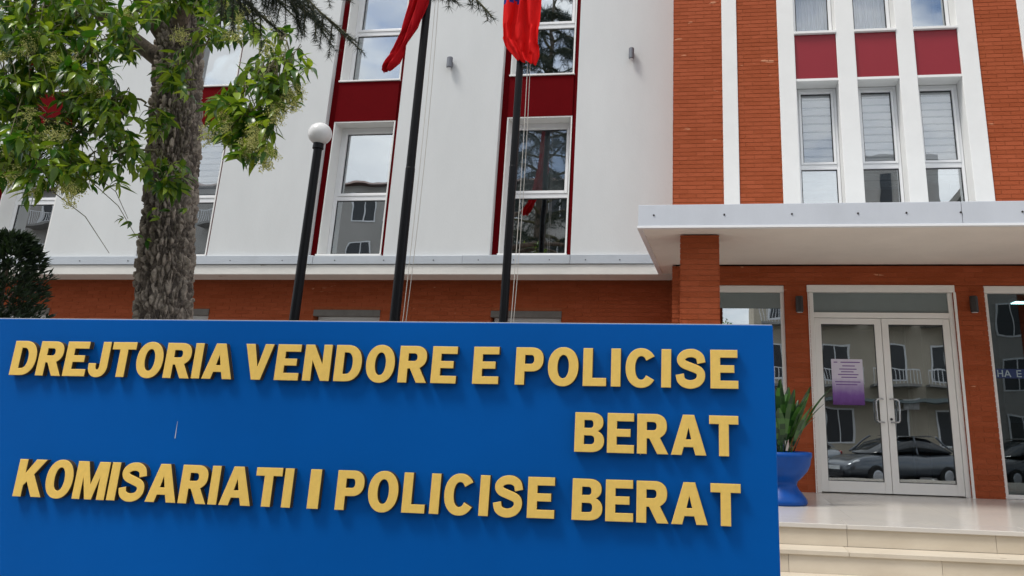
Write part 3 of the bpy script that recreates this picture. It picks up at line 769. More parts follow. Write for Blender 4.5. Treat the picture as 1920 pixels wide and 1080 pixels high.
pole(px2, 7.6, .052, .040, 'black flagpole with bright red flag hanging in folds', [(.045, 0), (.075, 0)])
# flag on the second pole: hangs in vertical folds round the pole
def ribbon_flag(name, rows, mats, label, pxl, mat_fn=None, yoff=0.0, group='flags on the poles', amp=.06, nf=5.0, ph=0.0, nu=56, th=.004):
    """rows: list of (u_left, u_right, v) outline in the photo plane of the poles, top first; folds give it depth"""
    mb = MB(); NV = 40; grid = []
    for j in range(NV+1):
        f = j/NV*(len(rows)-1); i = min(int(f), len(rows)-2); t = f-i; t = t*t*(3-2*t)
        ul = rows[i][0]*(1-t)+rows[i+1][0]*t; ur = rows[i][1]*(1-t)+rows[i+1][1]*t
        vl = rows[i][2]*(1-t)+rows[i+1][2]*t; vr = rows[i][3]*(1-t)+rows[i+1][3]*t
        A, C = onY(ul, vl, YPOLE-.07), onY(ur, vr, YPOLE-.07); row = []
        for k in range(nu+1):
            s = k/nu; p = A.lerp(C, s)
            y = YPOLE - .075 - yoff + amp*math.sin(s*nf*2*PI + ph + 1.2*math.sin(j*.09)) * (.6+.4*math.sin(s*PI)) + .02*math.sin(s*13+j*.21) + .012*math.sin(s*31-j*.33+1) + .006*math.sin(s*47+j*.8)
            row.append((p.x + .012*math.sin(j*.35+s*9), min(y, YPOLE-.05), p.z))
        grid.append(row)
    for j in range(NV):
        for k in range(nu):
            mb.quad(grid[j][k], grid[j+1][k], grid[j+1][k+1], grid[j][k+1], mat_fn(j/NV, k/nu) if mat_fn else 0)
    me = mb.mesh(name, mats, True)
    import bmesh
    bm = bmesh.new(); bm.from_mesh(me); bmesh.ops.remove_doubles(bm, verts=bm.verts, dist=1e-5); bm.to_mesh(me); bm.free()
    o = bpy.data.objects.new(name, me); COL.objects.link(o)
    md = o.modifiers.new('cloth', 'SOLIDIFY'); md.thickness = th; md.offset = 0
    tag(o, label, 'flag', group); return o
ribbon_flag('flag', [(950, 1030, -190, -170), (948, 1022, -60, -60), (946, 1013, 0, 0), (941, 1012, 44, 50), (943, 1010, 70, 84), (951, 1009, 90, 104), (967, 1005, 112, 122)],
            ['flag_red', 'flag_blue'], 'bright red flag with a dark blue field, hanging limp in folds on its pole', px2,
            mat_fn=lambda j, k: 1 if (j < .355 + .02*math.sin(k*40) and k < .46) else 0, amp=.05, nf=3.3)
ribbon_flag('flag', [(800, 840, -260, -230), (790, 808, -110, -80), (775, 803, -10, 5), (750, 786, 64, 50), (730, 762, 106, 92), (716, 747, 124, 118), (717, 731, 136, 133)],
            ['flag_dark_red'], 'dark red flag twisted into a narrow slanting bunch beside its pole', px1, amp=.04, nf=2.1, ph=1.0, yoff=.02)
# street lamp
lx = onY(575, 430, YPOLE).x
gl = onY(601, 251, YPOLE)
sl = empty('street_lamp', (lx, YPOLE, 0)); tag(sl, 'black lamp post with a white globe beside the big tree', 'street lamp')
MB().tube([(lx, YPOLE, z) for z in (0, .3, .31, 2.0, 2.01, gl.z-.2, gl.z-.19, gl.z-.115)], [.10, .09, .062, .060, .056, .05, .065, .06], 18).build('post', 'black_paint', sl)
prof = [(max(.001, .138*math.sin(PI*k/20)), -.138*math.cos(PI*k/20)) for k in range(21)]
MB().lathe(prof, (lx, YPOLE, gl.z), 32).build('globe', 'globe', sl, smooth=True)

# ================================================================== URN WITH PLANT
YU = 9.02
ux = onY(1522, 853, YU).x - .315
urn = empty('plant_urn', (ux, YU, ZP)); tag(urn, 'blue footed urn on the porch beside the brick pier', 'planter')
prof = [(0, 0), (.24, 0), (.255, .02), (.25, .05), (.215, .10), (.17, .15), (.15, .19), (.16, .225), (.21, .27), (.265, .33), (.295, .39), (.305, .45), (.318, .475), (.318, .515), (.29, .52), (.275, .47), (.26, .44), (0, .44)]
MB().lathe(prof, (ux, YU, ZP), 48).build('bowl', 'urn_blue', urn, smooth=True)
MB().lathe([(0, .462), (.262, .455), (.262, .442)], (ux, YU, ZP), 24).build('soil', 'soil', urn)
pl = empty('potted_plant', (ux, YU, ZP+.45)); tag(pl, 'upright broad-leaved green plant growing in the blue urn', 'plant')
def blade(mb, base, d, length, width, bend, nseg=7, mi=0, fold=.25, acute=False):
    d = Vector(d).normalized(); side = d.cross(Vector((0, 0, 1)))
    side = side.normalized() if side.length > .05 else Vector((1, 0, 0))
    p = Vector(base); prev = None
    for k in range(nseg+1):
        t = k/nseg; w = width*(max(.0, math.sin(PI*t**.72))**1.05*(1-.25*t) if acute else max(.0, math.sin(PI*(t*.93+.04)))**.75)*.5
        nrm = side.cross(d)
        a = tuple(p - side*w + nrm*w*fold); c = tuple(p); b = tuple(p + side*w + nrm*w*fold)
        if prev:
            mb.quad(prev[0], prev[1], c, a, mi); mb.quad(prev[1], prev[2], b, c, mi)
        prev = (a, c, b)
        p = p + d*(length/nseg); d = (d + Vector((0, 0, -bend/nseg))).normalized()
for k in range(38):
    an = rng.uniform(0, 2*PI); r = rng.uniform(0, .13); tilt = rng.uniform(.08, .65)
    mb = MB(); L0 = rng.uniform(.45, .86)
    base = (ux + r*math.cos(an), YU + r*math.sin(an), ZP+.452)
    dv = (tilt*math.cos(an), tilt*math.sin(an), 1)
    stem = L0*.28
    dn = Vector(dv).normalized()
    mb.tube([base, tuple(Vector(base)+dn*stem*1.05)], .006, 5)
    blade(mb, Vector(base)+dn*stem, dv, L0-stem+.08, rng.uniform(.085, .13), rng.uniform(.1, .7))
    mb.build('leaf', 'plant_leaf', pl, smooth=True)

# ================================================================== THE BIG LEAFY TREE
TY = 6.3
tree = empty('leafy_tree', (-4.42, TY, 0)); tag(tree, 'broadleaf tree with rough bark trunk and cream flower sprays beside the sign', 'tree')
path = [(-4.40, 0, .40), (-4.50, .5, .29), (-4.62, 1.3, .245), (-4.79, 2.4, .222), (-4.90, 3.2, .216), (-5.03, 4.2, .218), (-5.16, 5.0, .214), (-5.26, 5.6, .20), (-5.38, 6.6, .17)]
def trunk_at(z):
    for (xa, za, ra), (xb, zb, rb) in zip(path, path[1:]):
        if z <= zb: t = (z-za)/(zb-za); return xa+(xb-xa)*t, ra+(rb-ra)*t
    return path[-1][0], path[-1][2]
def make_trunk():
    NS, NZ = 280, 820; H = 6.6
    zs = [1.4*j/60 for j in range(60)] + [1.4 + (H-1.4)*j/(NZ-60) for j in range(NZ-60+1)]
    vs = []; tone = []
    for z in zs:
        cx, r = trunk_at(z)
        for k in range(NS):
            a = 2*PI*k/NS; ca, sa = math.cos(a), math.sin(a)
            q = Vector((ca*r*36, sa*r*36, z*11.5))
            q += Vector((noise.noise(q*.7), noise.noise(q*.7+Vector((9, 1, 3))), 1.6*noise.noise(q*.5+Vector((2, 7, 5)))))*.7
            dd, pp = noise.voronoi(q)
            plate = min(1.0, max(0.0, (dd[1]-dd[0])*2.6)); plate = plate*plate*(3-2*plate)
            hsh = noise.cell(pp[0]*7.13)
            d = (.026 + .016*hsh)*plate + .006*noise.noise(q*3.1) + .020*noise.noise(Vector((ca*1.5, sa*1.5, z*.9)))
            rr = r - .026 + d
            vs.append((cx+rr*ca, TY+rr*sa, z)); tone.append(.5+.5*hsh)
    fs = []
    for j in range(len(zs)-1):
        for k in range(NS):
            k2 = (k+1) % NS; fs.append((j*NS+k, j*NS+k2, (j+1)*NS+k2, (j+1)*NS+k))
    me = bpy.data.meshes.new('trunk'); me.from_pydata(vs, [], fs); me.materials.append(MATS['bark_plates'])
    at = me.attributes.new('tone', 'FLOAT', 'POINT'); at.data.foreach_set('value', tone)
    me.polygons.foreach_set('use_smooth', [True]*len(fs)); me.update()
    o = bpy.data.objects.new('trunk', me); COL.objects.link(o); o.parent = tree; o.matrix_parent_inverse = world_of(tree).inverted()
make_trunk()

# foliage: places where sprays of leaves hang, read from the photo, at depths in front of and around the trunk
BLOBS = [  # u, v, ru, rv, sprays, depth, depth spread
 (40, 40, 80, 50, 21, 5.2, .5), (140, 40, 80, 50, 20, 5.3, .5), (50, 120, 80, 60, 21, 5.2, .5), (150, 120, 80, 55, 19, 5.2, .5),
 (70, 190, 75, 40, 9, 5.3, .4), (170, 190, 60, 45, 10, 5.2, .4), (215, 80, 45, 45, 7, 5.4, .4), (225, 225, 40, 45, 7, 5.3, .3),
 (60, 265, 60, 45, 9, 5.1, .4), (150, 270, 65, 45, 9, 5.3, .4), (60, 335, 60, 40, 9, 5.0, .3), (140, 330, 60, 35, 8, 5.2, .3),
 (225, 300, 45, 40, 7, 5.3, .3), (330, 5, 60, 20, 8, 5.6, .3), (325, 140, 30, 45, 6, 5.6, .2), (300, 240, 25, 40, 4, 5.7, .2), (320, 330, 45, 40, 7, 5.7, .2), (400, 20, 40, 28, 6, 5.5, .4),
 (440, 50, 40, 35, 6, 5.3, .3), (400, 75, 30, 20, 3, 5.5, .3), (530, 80, 40, 20, 2, 5.0, .2), (545, 120, 30, 25, 3, 5.0, .2), (490, 145, 45, 22, 6, 5.0, .3), (530, 175, 40, 22, 6, 4.9, .2),
 (430, 200, 45, 30, 7, 5.1, .3), (440, 250, 55, 28, 9, 5.0, .3), (495, 235, 35, 28, 6, 4.9, .2), (470, 275, 35, 18, 4, 4.9, .2), (-40, 150, 60, 150, 26, 5.2, .5), (20, 210, 45, 60, 10, 5.0, .4), (25, 300, 40, 50, 9, 5.0, .3), (250, 30, 50, 40, 8, 5.4, .4), (100, -60, 220, 50, 26, 5.4, .6), (380, -50, 120, 40, 14, 5.5, .5)]
PAN = [(545, 185, 4.85), (560, 170, 4.85), (525, 205, 4.85), (470, 285, 4.85), (495, 270, 4.85), (445, 245, 4.9), (480, 255, 4.85), (440, 215, 4.95), (455, 25, 5.1), (450, 65, 5.1), (435, 10, 5.2), (230, 40, 5.1), (215, 25, 5.1), (120, 115, 4.95), (75, 90, 4.95), (10, 105, 4.9), (110, 250, 4.9), (60, 230, 4.9), (140, 360, 4.95), (95, 355, 4.95), (20, 250, 4.85), (330, 60, 5.3), (515, 90, 4.95), (400, 250, 5.0), (510, 290, 4.85), (415, 200, 5.0), (180, 165, 5.0), (35, 335, 4.9)]
def leaf_mesh(name, nseg=4, fold=.28, curve=.35):
    mb = MB(); blade(mb, (0, 0, 0), (1, 0, 0), 1.0, .38, curve, nseg, 0, fold, True)
    me = mb.mesh(name, ['leaf'], True)
    import bmesh
    bm = bmesh.new(); bm.from_mesh(me); bmesh.ops.remove_doubles(bm, verts=bm.verts, dist=1e-5); bm.to_mesh(me); bm.free()
    return me
LM = [leaf_mesh('leaf', 6, .25, .5), leaf_mesh('leaf', 6, .38, .95), leaf_mesh('leaf', 6, .15, .12)]
limbs = []
for (dx, dy, dz, z0) in ((1.1, -1.2, .55, 5.0), (-.6, -1.3, .6, 4.9), (-1.4, -.9, .8, 4.6), (1.9, -1.3, .3, 5.3), (.5, -.9, .9, 5.6), (-1.9, -.6, .6, 5.4), (.6, .9, 1.4, 5.8), (-.7, .9, 1.5, 5.9)):
    x, r = trunk_at(z0); a = Vector((x, TY, z0)); e = a + Vector((dx, dy, dz)); pts = []
    for k in range(9):
        t = k/8; p = a.lerp(e, t); p.z += .25*math.sin(t*PI)*.8; p.x += .05*math.sin(t*7+dx*3); pts.append(p)
    limbs.append(pts)
lb = MB()
for pts in limbs:
    lb = MB(); lb.tube([tuple(p) for p in pts], [.075*(1-.8*k/8)+.008 for k in range(9)], 10); lb.build('limb', 'bark', tree, smooth=True)
nodes = [p for pts in limbs for p in pts[2:]]
leaves = []; tw = MB()
def rot_to(d, roll):
    q = Vector(d).to_track_quat('X', 'Z'); return q.to_matrix().to_4x4() @ Matrix.Rotation(roll, 4, 'X')
for (u, v, ru, rv, n, dep, ds) in sorted(BLOBS, key=lambda b: b[1]):
    ctr = onY(u, v, dep)
    root = min(nodes, key=lambda q: (q-ctr).length + (1.5 if q.z < ctr.z+.06 else 0))
    mid0 = root.lerp(ctr, .5) + Vector((rng.uniform(-.15, .15), rng.uniform(-.1, .1), .22))
    sub = [root*(1-t)*(1-t) + mid0*2*t*(1-t) + ctr*t*t for t in [k/10 for k in range(11)]]
    sub = [p + Vector((.02*math.sin(k*2.1+u), .02*math.sin(k*1.7), .015*math.sin(k*2.9+v))) for k, p in enumerate(sub)]
    tw.tube([tuple(p) for p in sub], [.013-.0009*k for k in range(11)], 6, 0, False)
    nodes.extend(sub[4:10])
    for _ in range(int(n*1.55+.5)):
        while True:
            a, b = rng.uniform(-1, 1), rng.uniform(-1, 1)
            if a*a+b*b <= 1: break
        tip = onY(u+a*ru, v+b*rv, dep + rng.uniform(-ds, ds))
        src = sub[rng.randint(6, 10)]
        hd = Vector((tip.x-src.x, tip.y-src.y, 0)); hd = hd.normalized() if hd.length > .01 else Vector((1, 0, 0))
        L0 = rng.uniform(.16, .28)
        d_end = (hd*rng.uniform(.5, 1) + Vector((rng.uniform(-.6, .6), rng.uniform(-.6, .6), rng.uniform(-.75, .15)))).normalized()
        st0 = tip - d_end*L0; mid = src.lerp(st0, .55) + Vector((0, 0, .03+.05*rng.random()))
        c = [src, src.lerp(mid, .6) + Vector((0, 0, .03)), mid, mid.lerp(st0, .6) + Vector((0, 0, .03)), st0, st0.lerp(tip, .5), tip]
        tw.tube([tuple(q) for q in c], [.0045, .0042, .004, .0035, .003, .0022, .0012], 4, 0, False)
        m = rng.randint(4, 6)
        for k in range(m):
            t = (k+.3)/m; p = st0.lerp(tip, t); s0 = d_end.cross(Vector((0, 0, 1)))
            s0 = s0.normalized() if s0.length > .05 else Vector((1, 0, 0))
            up = s0.cross(d_end)
            ang = (PI/2 if k % 2 else 0) + rng.uniform(-.4, .4)
            sv = s0*math.cos(ang) + up*math.sin(ang)
            for sg2 in (1, -1):
                if rng.random() < .12: continue
                dv = (d_end*rng.uniform(.3, .9) + sv*sg2*rng.uniform(.7, 1.0) + Vector((0, 0, -rng.uniform(.1, .55)))).normalized()
                ln = rng.uniform(.11, .18)*(1-.22*t)
                leaves.append((p.copy(), dv, ln, rng.uniform(-.7, .7), rng.randrange(3)))
        dv = (d_end + Vector((0, 0, -.3))).normalized(); leaves.append((tip.copy(), dv, rng.uniform(.08, .13), rng.uniform(-.5, .5), rng.randrange(3)))
# loose shoots on the trunk itself
for (u, v) in ((262, 440), (275, 450), (285, 395), (320, 395), (350, 390), (300, 410), (245, 415), (232, 410)):
    p = onY(u, v, TY-.30)
    for k in range(3):
        leaves.append((p, Vector((rng.uniform(-1, .6), rng.uniform(-.6, 0), rng.uniform(-.9, .4))).normalized(), rng.uniform(.06, .1), rng.uniform(-1, 1), rng.randrange(3)))
for (ua, va, ub, vb, da, db) in ((165, 335, 262, 455, 5.4, 6.0), (100, 360, 205, 475, 5.2, 5.5), (180, 330, 240, 410, 5.4, 5.7)):
    a, b = onY(ua, va, da), onY(ub, vb, db); m = a.lerp(b, .5) + Vector((.02, 0, .05))
    tw.tube([tuple(a), tuple(m), tuple(b)], [.004, .003, .002], 5, 0, False)
def in_view(p):
    c = ROT.T @ (np.array(p) - EYE)
    if c[2] < .1: return False
    x, y = PP[0]+F_PX*c[0]/c[2], PP[1]+F_PX*c[1]/c[2]
    return -5 < x < 1925 and -5 < y < 600
tw.build('twigs', 'twig', tree, smooth=True)['kind'] = 'stuff'
vis = sorted([l for l in leaves if in_view(l[0])], key=lambda l: (l[0]-Vector(EYE)).length / l[2])
single = set(id(l) for l in vis[:300])
bulk = MB()
lv = [np.array([tuple(v.co) for v in m.vertices]) for m in LM]; lf = [[tuple(p.vertices) for p in m.polygons] for m in LM]
for l in leaves:
    p, d, ln, roll, mi = l
    mw = Matrix.Translation(p) @ rot_to(d, roll) @ Matrix.Diagonal((ln, ln, ln, 1))
    if id(l) in single:
        link_mesh('leaf', LM[mi], tree, mw)
    else:
        A = np.array(mw); vv = lv[mi] @ A[:3, :3].T + A[:3, 3]; n0 = len(bulk.v)
        bulk.v += [tuple(q) for q in vv]
        for f in lf[mi]: bulk.f.append(tuple(n0+i for i in f)); bulk.m.append(0)
bulk.build('foliage', 'leaf', tree, smooth=True)['kind'] = 'stuff'
# cream-green flower sprays
def panicle(seed):
    r = random.Random(seed); mb = MB()
    mb.tube([(0, 0, 0), (.02, 0, -.06), (.03, .01, -.14)], [.0025, .002, .001], 4, 0, False)
    for k in range(16):
        t = k/16; b = Vector((.03*t, .005*t, -.14*t)); an = k*2.4; ln = .075*(1-.55*t)
        e = b + Vector((math.cos(an)*ln, math.sin(an)*ln, -.02-.03*r.random()))
        mb.tube([tuple(b), tuple(e)], [.0015, .0008], 3, 0, False)
        for q in range(11):
            c = b.lerp(e, .25+.75*r.random()) + Vector((r.uniform(-.016, .016), r.uniform(-.016, .016), r.uniform(-.016, .016)))
            s = r.uniform(.003, .0055)
            n = len(mb.v); mb.v += [tuple(c+Vector(d)*s) for d in ((1,0,0),(-1,0,0),(0,1,0),(0,-1,0),(0,0,1),(0,0,-1))]
            for f in ((0,2,4),(2,1,4),(1,3,4),(3,0,4),(2,0,5),(1,2,5),(3,1,5),(0,3,5)): mb.f.append(tuple(n+i for i in f)); mb.m.append(1)
    return mb.mesh('flower_spray', ['stem_green', 'berry'])
PM = [panicle(k) for k in range(4)]
for i, (u, v, d) in enumerate(PAN):
    p = onY(u, v-14, d)
    for q in range(2):
        s = rng.uniform(.75, 1.15)
        mw = Matrix.Translation(p + Vector((rng.uniform(-.05, .05), rng.uniform(-.08, .08), rng.uniform(-.04, .05)))) @ Matrix.Rotation(rng.uniform(0, 6.28), 4, 'Z') @ Matrix.Rotation(rng.uniform(-.7, .7), 4, 'Y') @ Matrix.Diagonal((s, s, s, 1))
        link_mesh('flower_spray', PM[(i+q) % 4], tree, mw)

# ================================================================== CEDAR (rooted behind the viewer, boughs hang into the top of the view)
cx0, cy0 = -6.6, -3.6
ced = empty('cedar_tree', (cx0, cy0, 0)); tag(ced, 'dark cedar with drooping needle boughs hanging above the white wall', 'tree')
mb = MB(); mb.tube([(cx0+.05*math.sin(z), cy0, z) for z in (0, .4, 1.5, 3, 6, 10, 14, 18)], [.48, .36, .31, .29, .25, .19, .11, .03], 20); mb.build('trunk', 'bark', ced, smooth=True)
nd = MB(); bo = MB()
def tuft(p, d, s, n):
    for _ in range(n):
        q = (Vector(d)*.5 + Vector((rng.uniform(-1, 1), rng.uniform(-1, 1), rng.uniform(-1, .7)))).normalized()
        w = q.cross(Vector((rng.uniform(-1, 1), rng.uniform(-1, 1), rng.uniform(-1, 1)))).normalized()*s*.035
        nd.tri(tuple(p-w), tuple(p+w), tuple(p+q*s))
def bough(pts, r0, twigs, tl, ts, tn, step, f0=.22):
    bo.tube([tuple(p) for p in pts], [r0*(1-.85*k/(len(pts)-1))+.002 for k in range(len(pts))], 6, 0, False)
    tot = len(pts)-1
    for i in range(twigs):
        f = (f0 + (1-f0)*(i+rng.random())/twigs)*tot; k = min(int(f), tot-1); p = pts[k].lerp(pts[k+1], f-k)
        t = (pts[k+1]-pts[k]).normalized(); sd = t.cross(Vector((0, 0, 1))).normalized()*(1 if i % 2 else -1)
        d = (t*rng.uniform(.3, .9) + sd*rng.uniform(.3, 1) + Vector((0, 0, -rng.uniform(.15, .7)))).normalized()
        L0 = tl*rng.uniform(.5, 1.1)*(1.15-.5*f/tot); e = p + d*L0 + Vector((0, 0, -.12*L0))
        bo.tube([tuple(p), tuple(p.lerp(e, .5)+Vector((0, 0, .03*L0))), tuple(e)], [.006, .004, .002], 4, 0, False)
        n = max(2, int(L0/step))
        for q in range(n):
            tuft(p.lerp(e, (q+.7)/n), d, ts*rng.uniform(.7, 1.2), tn)
def bez(a, b, sag, n=9):
    return [a.lerp(b, k/(n-1)) + Vector((0, 0, sag*math.sin(PI*k/(n-1)))) for k in range(n)]
for i in range(72):                          # tiers round the trunk
    z = 3.6 + 13.8*i/72; an = i*2.39996; ln = (3.3 if z < 12 else 3.3-(z-12)*.48)*rng.uniform(.75, 1.1)
    a = Vector((cx0, cy0, z)); b = a + Vector((math.cos(an)*ln, math.sin(an)*ln, rng.uniform(-.5, .35)))
    bough(bez(a, b, .3), .05, 18, 1.05, .24, 9, .09)
for (u, v, d, zs, sag) in ((470, 12, 4.2, 5.6, .75), (505, 45, 4.3, 5.5, .75), (540, 20, 4.4, 5.9, .7), (578, 30, 4.4, 5.3, .75), (610, 58, 4.5, 5.8, .7), (640, 62, 4.4, 5.7, .7), (445, 5, 4.5, 5.6, .7), (560, 4, 4.3, 5.5, .7), (850, -4, 4.0, 5.4, .7), (915, 22, 4.1, 5.7, .75), (620, -20, 4.5, 6.1, .7)):
    a = Vector((cx0, cy0, zs)); b = onY(u, v, d)
    bough(bez(a, b, sag, 22), .022, 44, .34 if u < 800 else .12, .05, 12, .016, .80 if u < 800 else .9)
bo.build('boughs', 'twig', ced, smooth=True)['kind'] = 'stuff'
nd.build('needles', 'cedar_needle', ced)['kind'] = 'stuff'

# ================================================================== DARK EVERGREEN SHRUB
sc = onY(2, 590, 6.6); shx, shy = sc.x-.15, 6.7
sh = empty('evergreen_shrub', (shx, shy, 0)); tag(sh, 'dark bushy evergreen shrub behind the sign, beside the big tree trunk', 'shrub')
MB().tube([(shx, shy, 0), (shx, shy, 1.4), (shx, shy, 2.9)], [.07, .05, .015], 8).build('trunk', 'bark', sh)
cr = MB()
for i in range(3600):
    h = rng.random()**.8; z = .25 + 2.95*h; R = .62*(1-h)**.55*(1 + .18*noise.noise(Vector((h*7, i*.001, 0)))) + .05
    an = rng.uniform(0, 2*PI); rr = R*(1-.55*rng.random()**2.2)*(1+.22*math.sin(an*5+z*6)+.16*noise.noise(Vector((an*2, z*4, 1))))
    p = Vector((shx+rr*math.cos(an), shy+rr*math.sin(an), z))
    o = Vector((math.cos(an), math.sin(an), rng.uniform(.3, 1.4))).normalized()
    for q in range(4):
        d = (o + Vector((rng.uniform(-.7, .7), rng.uniform(-.7, .7), rng.uniform(-.5, .5)))).normalized()
        w = d.cross(Vector((rng.uniform(-1, 1), rng.uniform(-1, 1), rng.uniform(-1, 1)))).normalized()*.010
        e = p + d*rng.uniform(.05, .11); m = p.lerp(e, .5)
        cr.quad(tuple(p), tuple(m-w), tuple(e), tuple(m+w))
cr.build('crown', 'thuja', sh)['kind'] = 'stuff'

# ================================================================== ACROSS THE STREET (mirrored in the glass)
def car(loc, rz, paint, label, s=1.0):
    t = empty('parked_car', (0, 0, 0)); tag(t, label, 'car', 'cars parked along the street')
    def loft(st, name, m, par, smooth=True):
        mb = MB(); n = len(st[0])
        for lp in st: mb.v += lp
        for i in range(len(st)-1):
            for k in range(n):
                k2 = (k+1) % n; mb.f.append((i*n+k, i*n+k2, (i+1)*n+k2, (i+1)*n+k)); mb.m.append(0)
        mb.f.append(tuple(reversed(range(n)))); mb.m.append(0); mb.f.append(tuple((len(st)-1)*n+k for k in range(n))); mb.m.append(0)
        o = mb.build(name, m, par, smooth=smooth); md = o.modifiers.new('sub', 'SUBSURF'); md.levels = 2; md.render_levels = 2; return o
    def ring(x, w, zb, zt):
        h = zt-zb
        half = [(w*.90, zb), (w*.99, zb+h*.28), (w, zb+h*.55), (w*.96, zb+h*.82), (w*.80, zt)]
        return [(x, y, z) for y, z in half] + [(x, -y, z) for y, z in reversed(half)]
    body = [ring(-2.15, .62, .42, .78), ring(-2.08, .80, .30, .92), ring(-1.7, .87, .22, .98), ring(-.9, .88, .20, .97), ring(.2, .88, .20, .95), ring(.95, .88, .20, .93), ring(1.55, .86, .22, .84), ring(1.98, .80, .26, .72), ring(2.15, .62, .36, .60)]
    b = loft(body, 'body', paint, t)
    def gr(x, w, zb, zt): return [(x, w, zb), (x, w*.93, zb+(zt-zb)*.5), (x, w*.80, zt), (x, -w*.80, zt), (x, -w*.93, zb+(zt-zb)*.5), (x, -w, zb)]
    loft([gr(-1.85, .70, .92, .97), gr(-1.55, .76, .92, 1.18), gr(-1.0, .78, .92, 1.42), gr(-.2, .78, .92, 1.47), gr(.35, .78, .92, 1.38), gr(.85, .76, .90, 1.12), gr(1.2, .70, .88, .92)], 'cabin', 'car_glass', t)
    loft([gr(-1.25, .70, 1.385, 1.40), gr(-.9, .72, 1.42, 1.46), gr(-.2, .72, 1.45, 1.485), gr(.25, .70, 1.405, 1.43)], 'roof', paint, t)
    for sy in (1, -1):
        for (xa, za, xb, zb) in ((.30, 1.41, 1.05, .95), (-1.15, 1.41, -1.75, .98), (-.35, 1.44, -.38, .93)):
            MB().tube([(xa, sy*.63, za), (xb, sy*.74, zb)], .03, 6).build('pillar', paint, t)
        MB().box(.62, .80, sy*.88-.07, sy*.88+.07, .95, 1.07).build('mirror', paint, t, bevel=.02)
        hl = loft([[(1.72, sy*.60, .62), (1.72, sy*.84, .64), (1.72, sy*.82, .76), (1.72, sy*.60, .76)], [(2.02, sy*.56, .58), (2.0, sy*.74, .60), (2.0, sy*.72, .68), (2.02, sy*.56, .67)]], 'headlight', 'lens_white', t)
        loft([[(-2.0, sy*.60, .72), (-2.0, sy*.84, .72), (-2.0, sy*.82, .90), (-2.0, sy*.60, .92)], [(-2.13, sy*.60, .72), (-2.1, sy*.76, .72), (-2.1, sy*.74, .86), (-2.13, sy*.60, .88)]], 'tail_light', 'lens_red', t)
        for x in (1.32, -1.32):
            wh = MB(); y0 = sy*.70; y1 = sy*.895
            wh.tube([(x, y0, .31), (x, y0+(y1-y0)*.1, .31), (x, y1-(y1-y0)*.1, .31), (x, y1, .31)], [.29, .315, .315, .29], 28)
            wo_ = wh.build('wheel', 'tyre', t)
            MB().tube([(x, y1+sy*.001, .31), (x, y1+sy*.008, .31)], [.20, .17], 18).build('rim', 'rim', wo_)
    MB().box(2.10, 2.165, -.42, .42, .36, .47).build('grille', 'dark_gasket', t)
    MB().box(2.155, 2.17, -.26, .26, .49, .59).build('number_plate', 'lens_white', t)
    t.location = loc; t.rotation_euler = (0, 0, rz); t.scale = (s, s, s); return t
car((5.0, -5.3, .004), math.radians(152), 'car_grey', 'dark grey hatchback parked across the street in the middle bay')
car((1.6, -7.2, .004), math.radians(150), 'car_silver', 'silver hatchback parked across the street nearest the cedar')
car((9.2, -6.4, .004), math.radians(150), 'car_dark', 'nearly black hatchback parked across the street beside a grey one')
def block(name, x0, x1, y0, y1, h, wall, label, nf, nb, balc, roofh):
    t = empty(name, ((x0+x1)/2, y1, 0)); tag(t, label, 'building')
    MB().box(x0, x1, y0, y1, 0, h).build('wall', wall, t)
    fh = h/nf; bw_ = (x1-x0)/nb
    for f in range(nf):
        for b in range(nb):
            xa = x0 + bw_*b + bw_*.26; xb = x0 + bw_*(b+1) - bw_*.26; za = f*fh + fh*.28; zb = f*fh + fh*.82
            w = MB().box(xa, xb, y1+.002, y1+.03, za, zb).build('window', 'opposite_dark', t)
            MB().frame(xa-.06, xb+.06, za-.06, zb+.06, y1+.003, y1+.07, .09).box((xa+xb)/2-.03, (xa+xb)/2+.03, y1+.031, y1+.06, za+.03, zb-.03).build('frame', 'upvc', w)
            if f > 0 and b in balc:
                q = MB().box(xa-.5, xb+.5, y1+.003, y1+1.2, za-.45, za-.30).build('balcony', 'kerb', t)
                r = MB(); r.box(xa-.5, xb+.5, y1+1.14, y1+1.18, za+.50, za+.55)
                for k in range(15):
                    xx = xa-.5 + (xb-xa+1.0)*k/14; r.box(xx-.015, xx+.015, y1+1.145, y1+1.175, za-.30, za+.50)
                r.build('railing', 'upvc', q)
    if roofh > 0:
        m = MB(); e = .6
        a, b2, c, d = (x0-e, y0-e, h+.01), (x1+e, y0-e, h+.01), (x1+e, y1+e, h+.01), (x0-e, y1+e, h+.01)
        r1, r2 = (x0+2, (y0+y1)/2, h+roofh), (x1-2, (y0+y1)/2, h+roofh)
        m.quad(d, c, r2, r1); m.quad(b2, a, r1, r2); m.tri(a, d, r1); m.tri(c, b2, r2); m.quad(a, b2, c, d)
        m.build('roof', 'roof_tile', t)
    else:
        MB().box(x0-.3, x1+.3, y0-.3, y1+.3, h+.002, h+.4).build('roof', 'kerb', t)
    return t
block('apartment_block', -52, -9, -37, -25, 16.5, 'opposite_wall', 'grey apartment block with hipped tile roof across the street', 5, 13, (1, 2, 5, 6, 9, 10), 2.2)
bb = block('apartment_block', 1.5, 13, -36, -24, 13.2, 'opposite_wall_b', 'beige apartment block with white railed balconies across the street', 4, 4, (0, 1, 2, 3), 0)
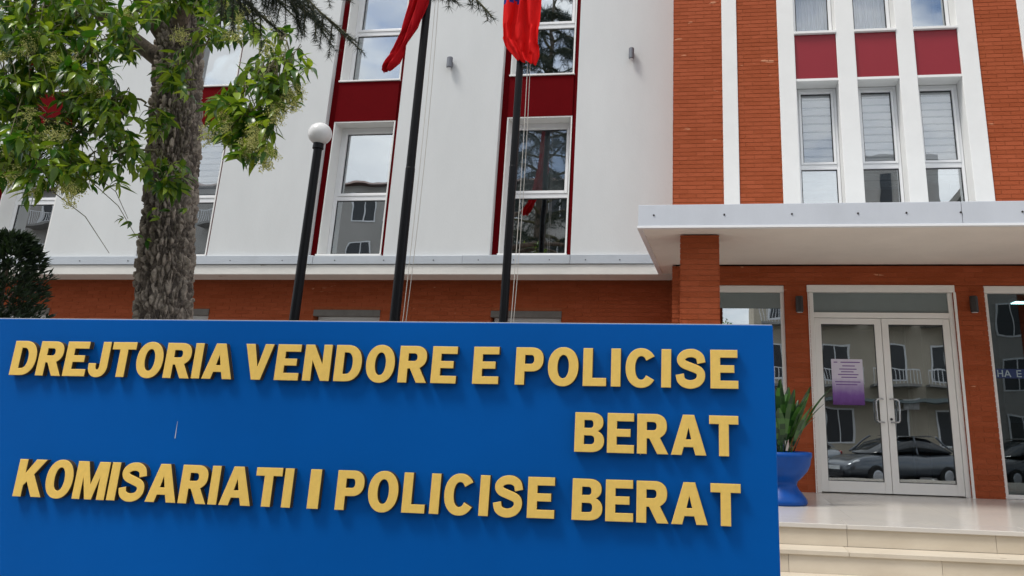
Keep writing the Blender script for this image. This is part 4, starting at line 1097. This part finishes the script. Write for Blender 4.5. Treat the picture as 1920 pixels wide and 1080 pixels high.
block('apartment_block', 14.5, 34, -40, -27, 15.5, 'opposite_wall', 'tall flat-roofed grey apartment block across the street', 5, 6, (1, 4), 0)

MB().box(8.2, 12.6, -33, -25.5, 13.61, 17.6).build('stair_tower', 'opposite_wall', bb)
MB().box(9.2, 9.9, -25.499, -25.45, 14.6, 16.4).build('window', 'opposite_dark', bb)
for k, (x, z) in enumerate(((3.2, 6.0), (6.0, 9.3), (9.1, 2.7), (11.5, 6.1))):
    MB().box(x, x+.85, -23.99, -23.6, z, z+.6).build('air_conditioner', 'upvc', bb)
MB().box(2.0, 12.5, -23.99, -22.6, 3.05, 3.2).build('awning', 'grey_blind', bb)
# street trees over there
def street_tree(x, y, h, label, seed):
    r = random.Random(seed); t = empty('street_tree', (x, y, 0)); tag(t, label, 'tree', 'street trees across the street')
    MB().tube([(x, y, 0), (x+.05, y, 1.2), (x-.05, y, h*.45), (x, y, h*.7)], [.16, .12, .10, .04], 10).build('trunk', 'bark', t, smooth=True)
    m = MB()
    cl = [(r.uniform(-1.1, 1.1), r.uniform(-1.1, 1.1), r.uniform(-1.0, 1.2), r.uniform(.5, .95)) for _ in range(14)]
    for i in range(3800):
        cx, cy, cz, cr_ = cl[i % 14]
        d = Vector((r.gauss(0, 1), r.gauss(0, 1), r.gauss(0, 1))).normalized()*cr_*r.random()**.4
        p = Vector((x+cx, y+cy, h*.7+cz)) + d
        a = Vector((r.uniform(-1, 1), r.uniform(-1, 1), r.uniform(-1, 1))).normalized(); b = a.cross(Vector((r.uniform(-1, 1), r.uniform(-1, 1), r.uniform(-1, 1)))).normalized()
        m.quad(tuple(p-a*.09), tuple(p+b*.045), tuple(p+a*.09), tuple(p-b*.045))
    m.build('crown', 'leaf', t)['kind'] = 'stuff'
street_tree(14.0, -11.5, 5.6, 'slender street tree at the end of the beige apartment block', 3)
street_tree(-1.2, -17.5, 6.8, 'broad street tree before the gap between two apartment blocks', 4)
street_tree(-13.5, -14.0, 7.0, 'tall street tree before the hipped roof apartment block', 5)
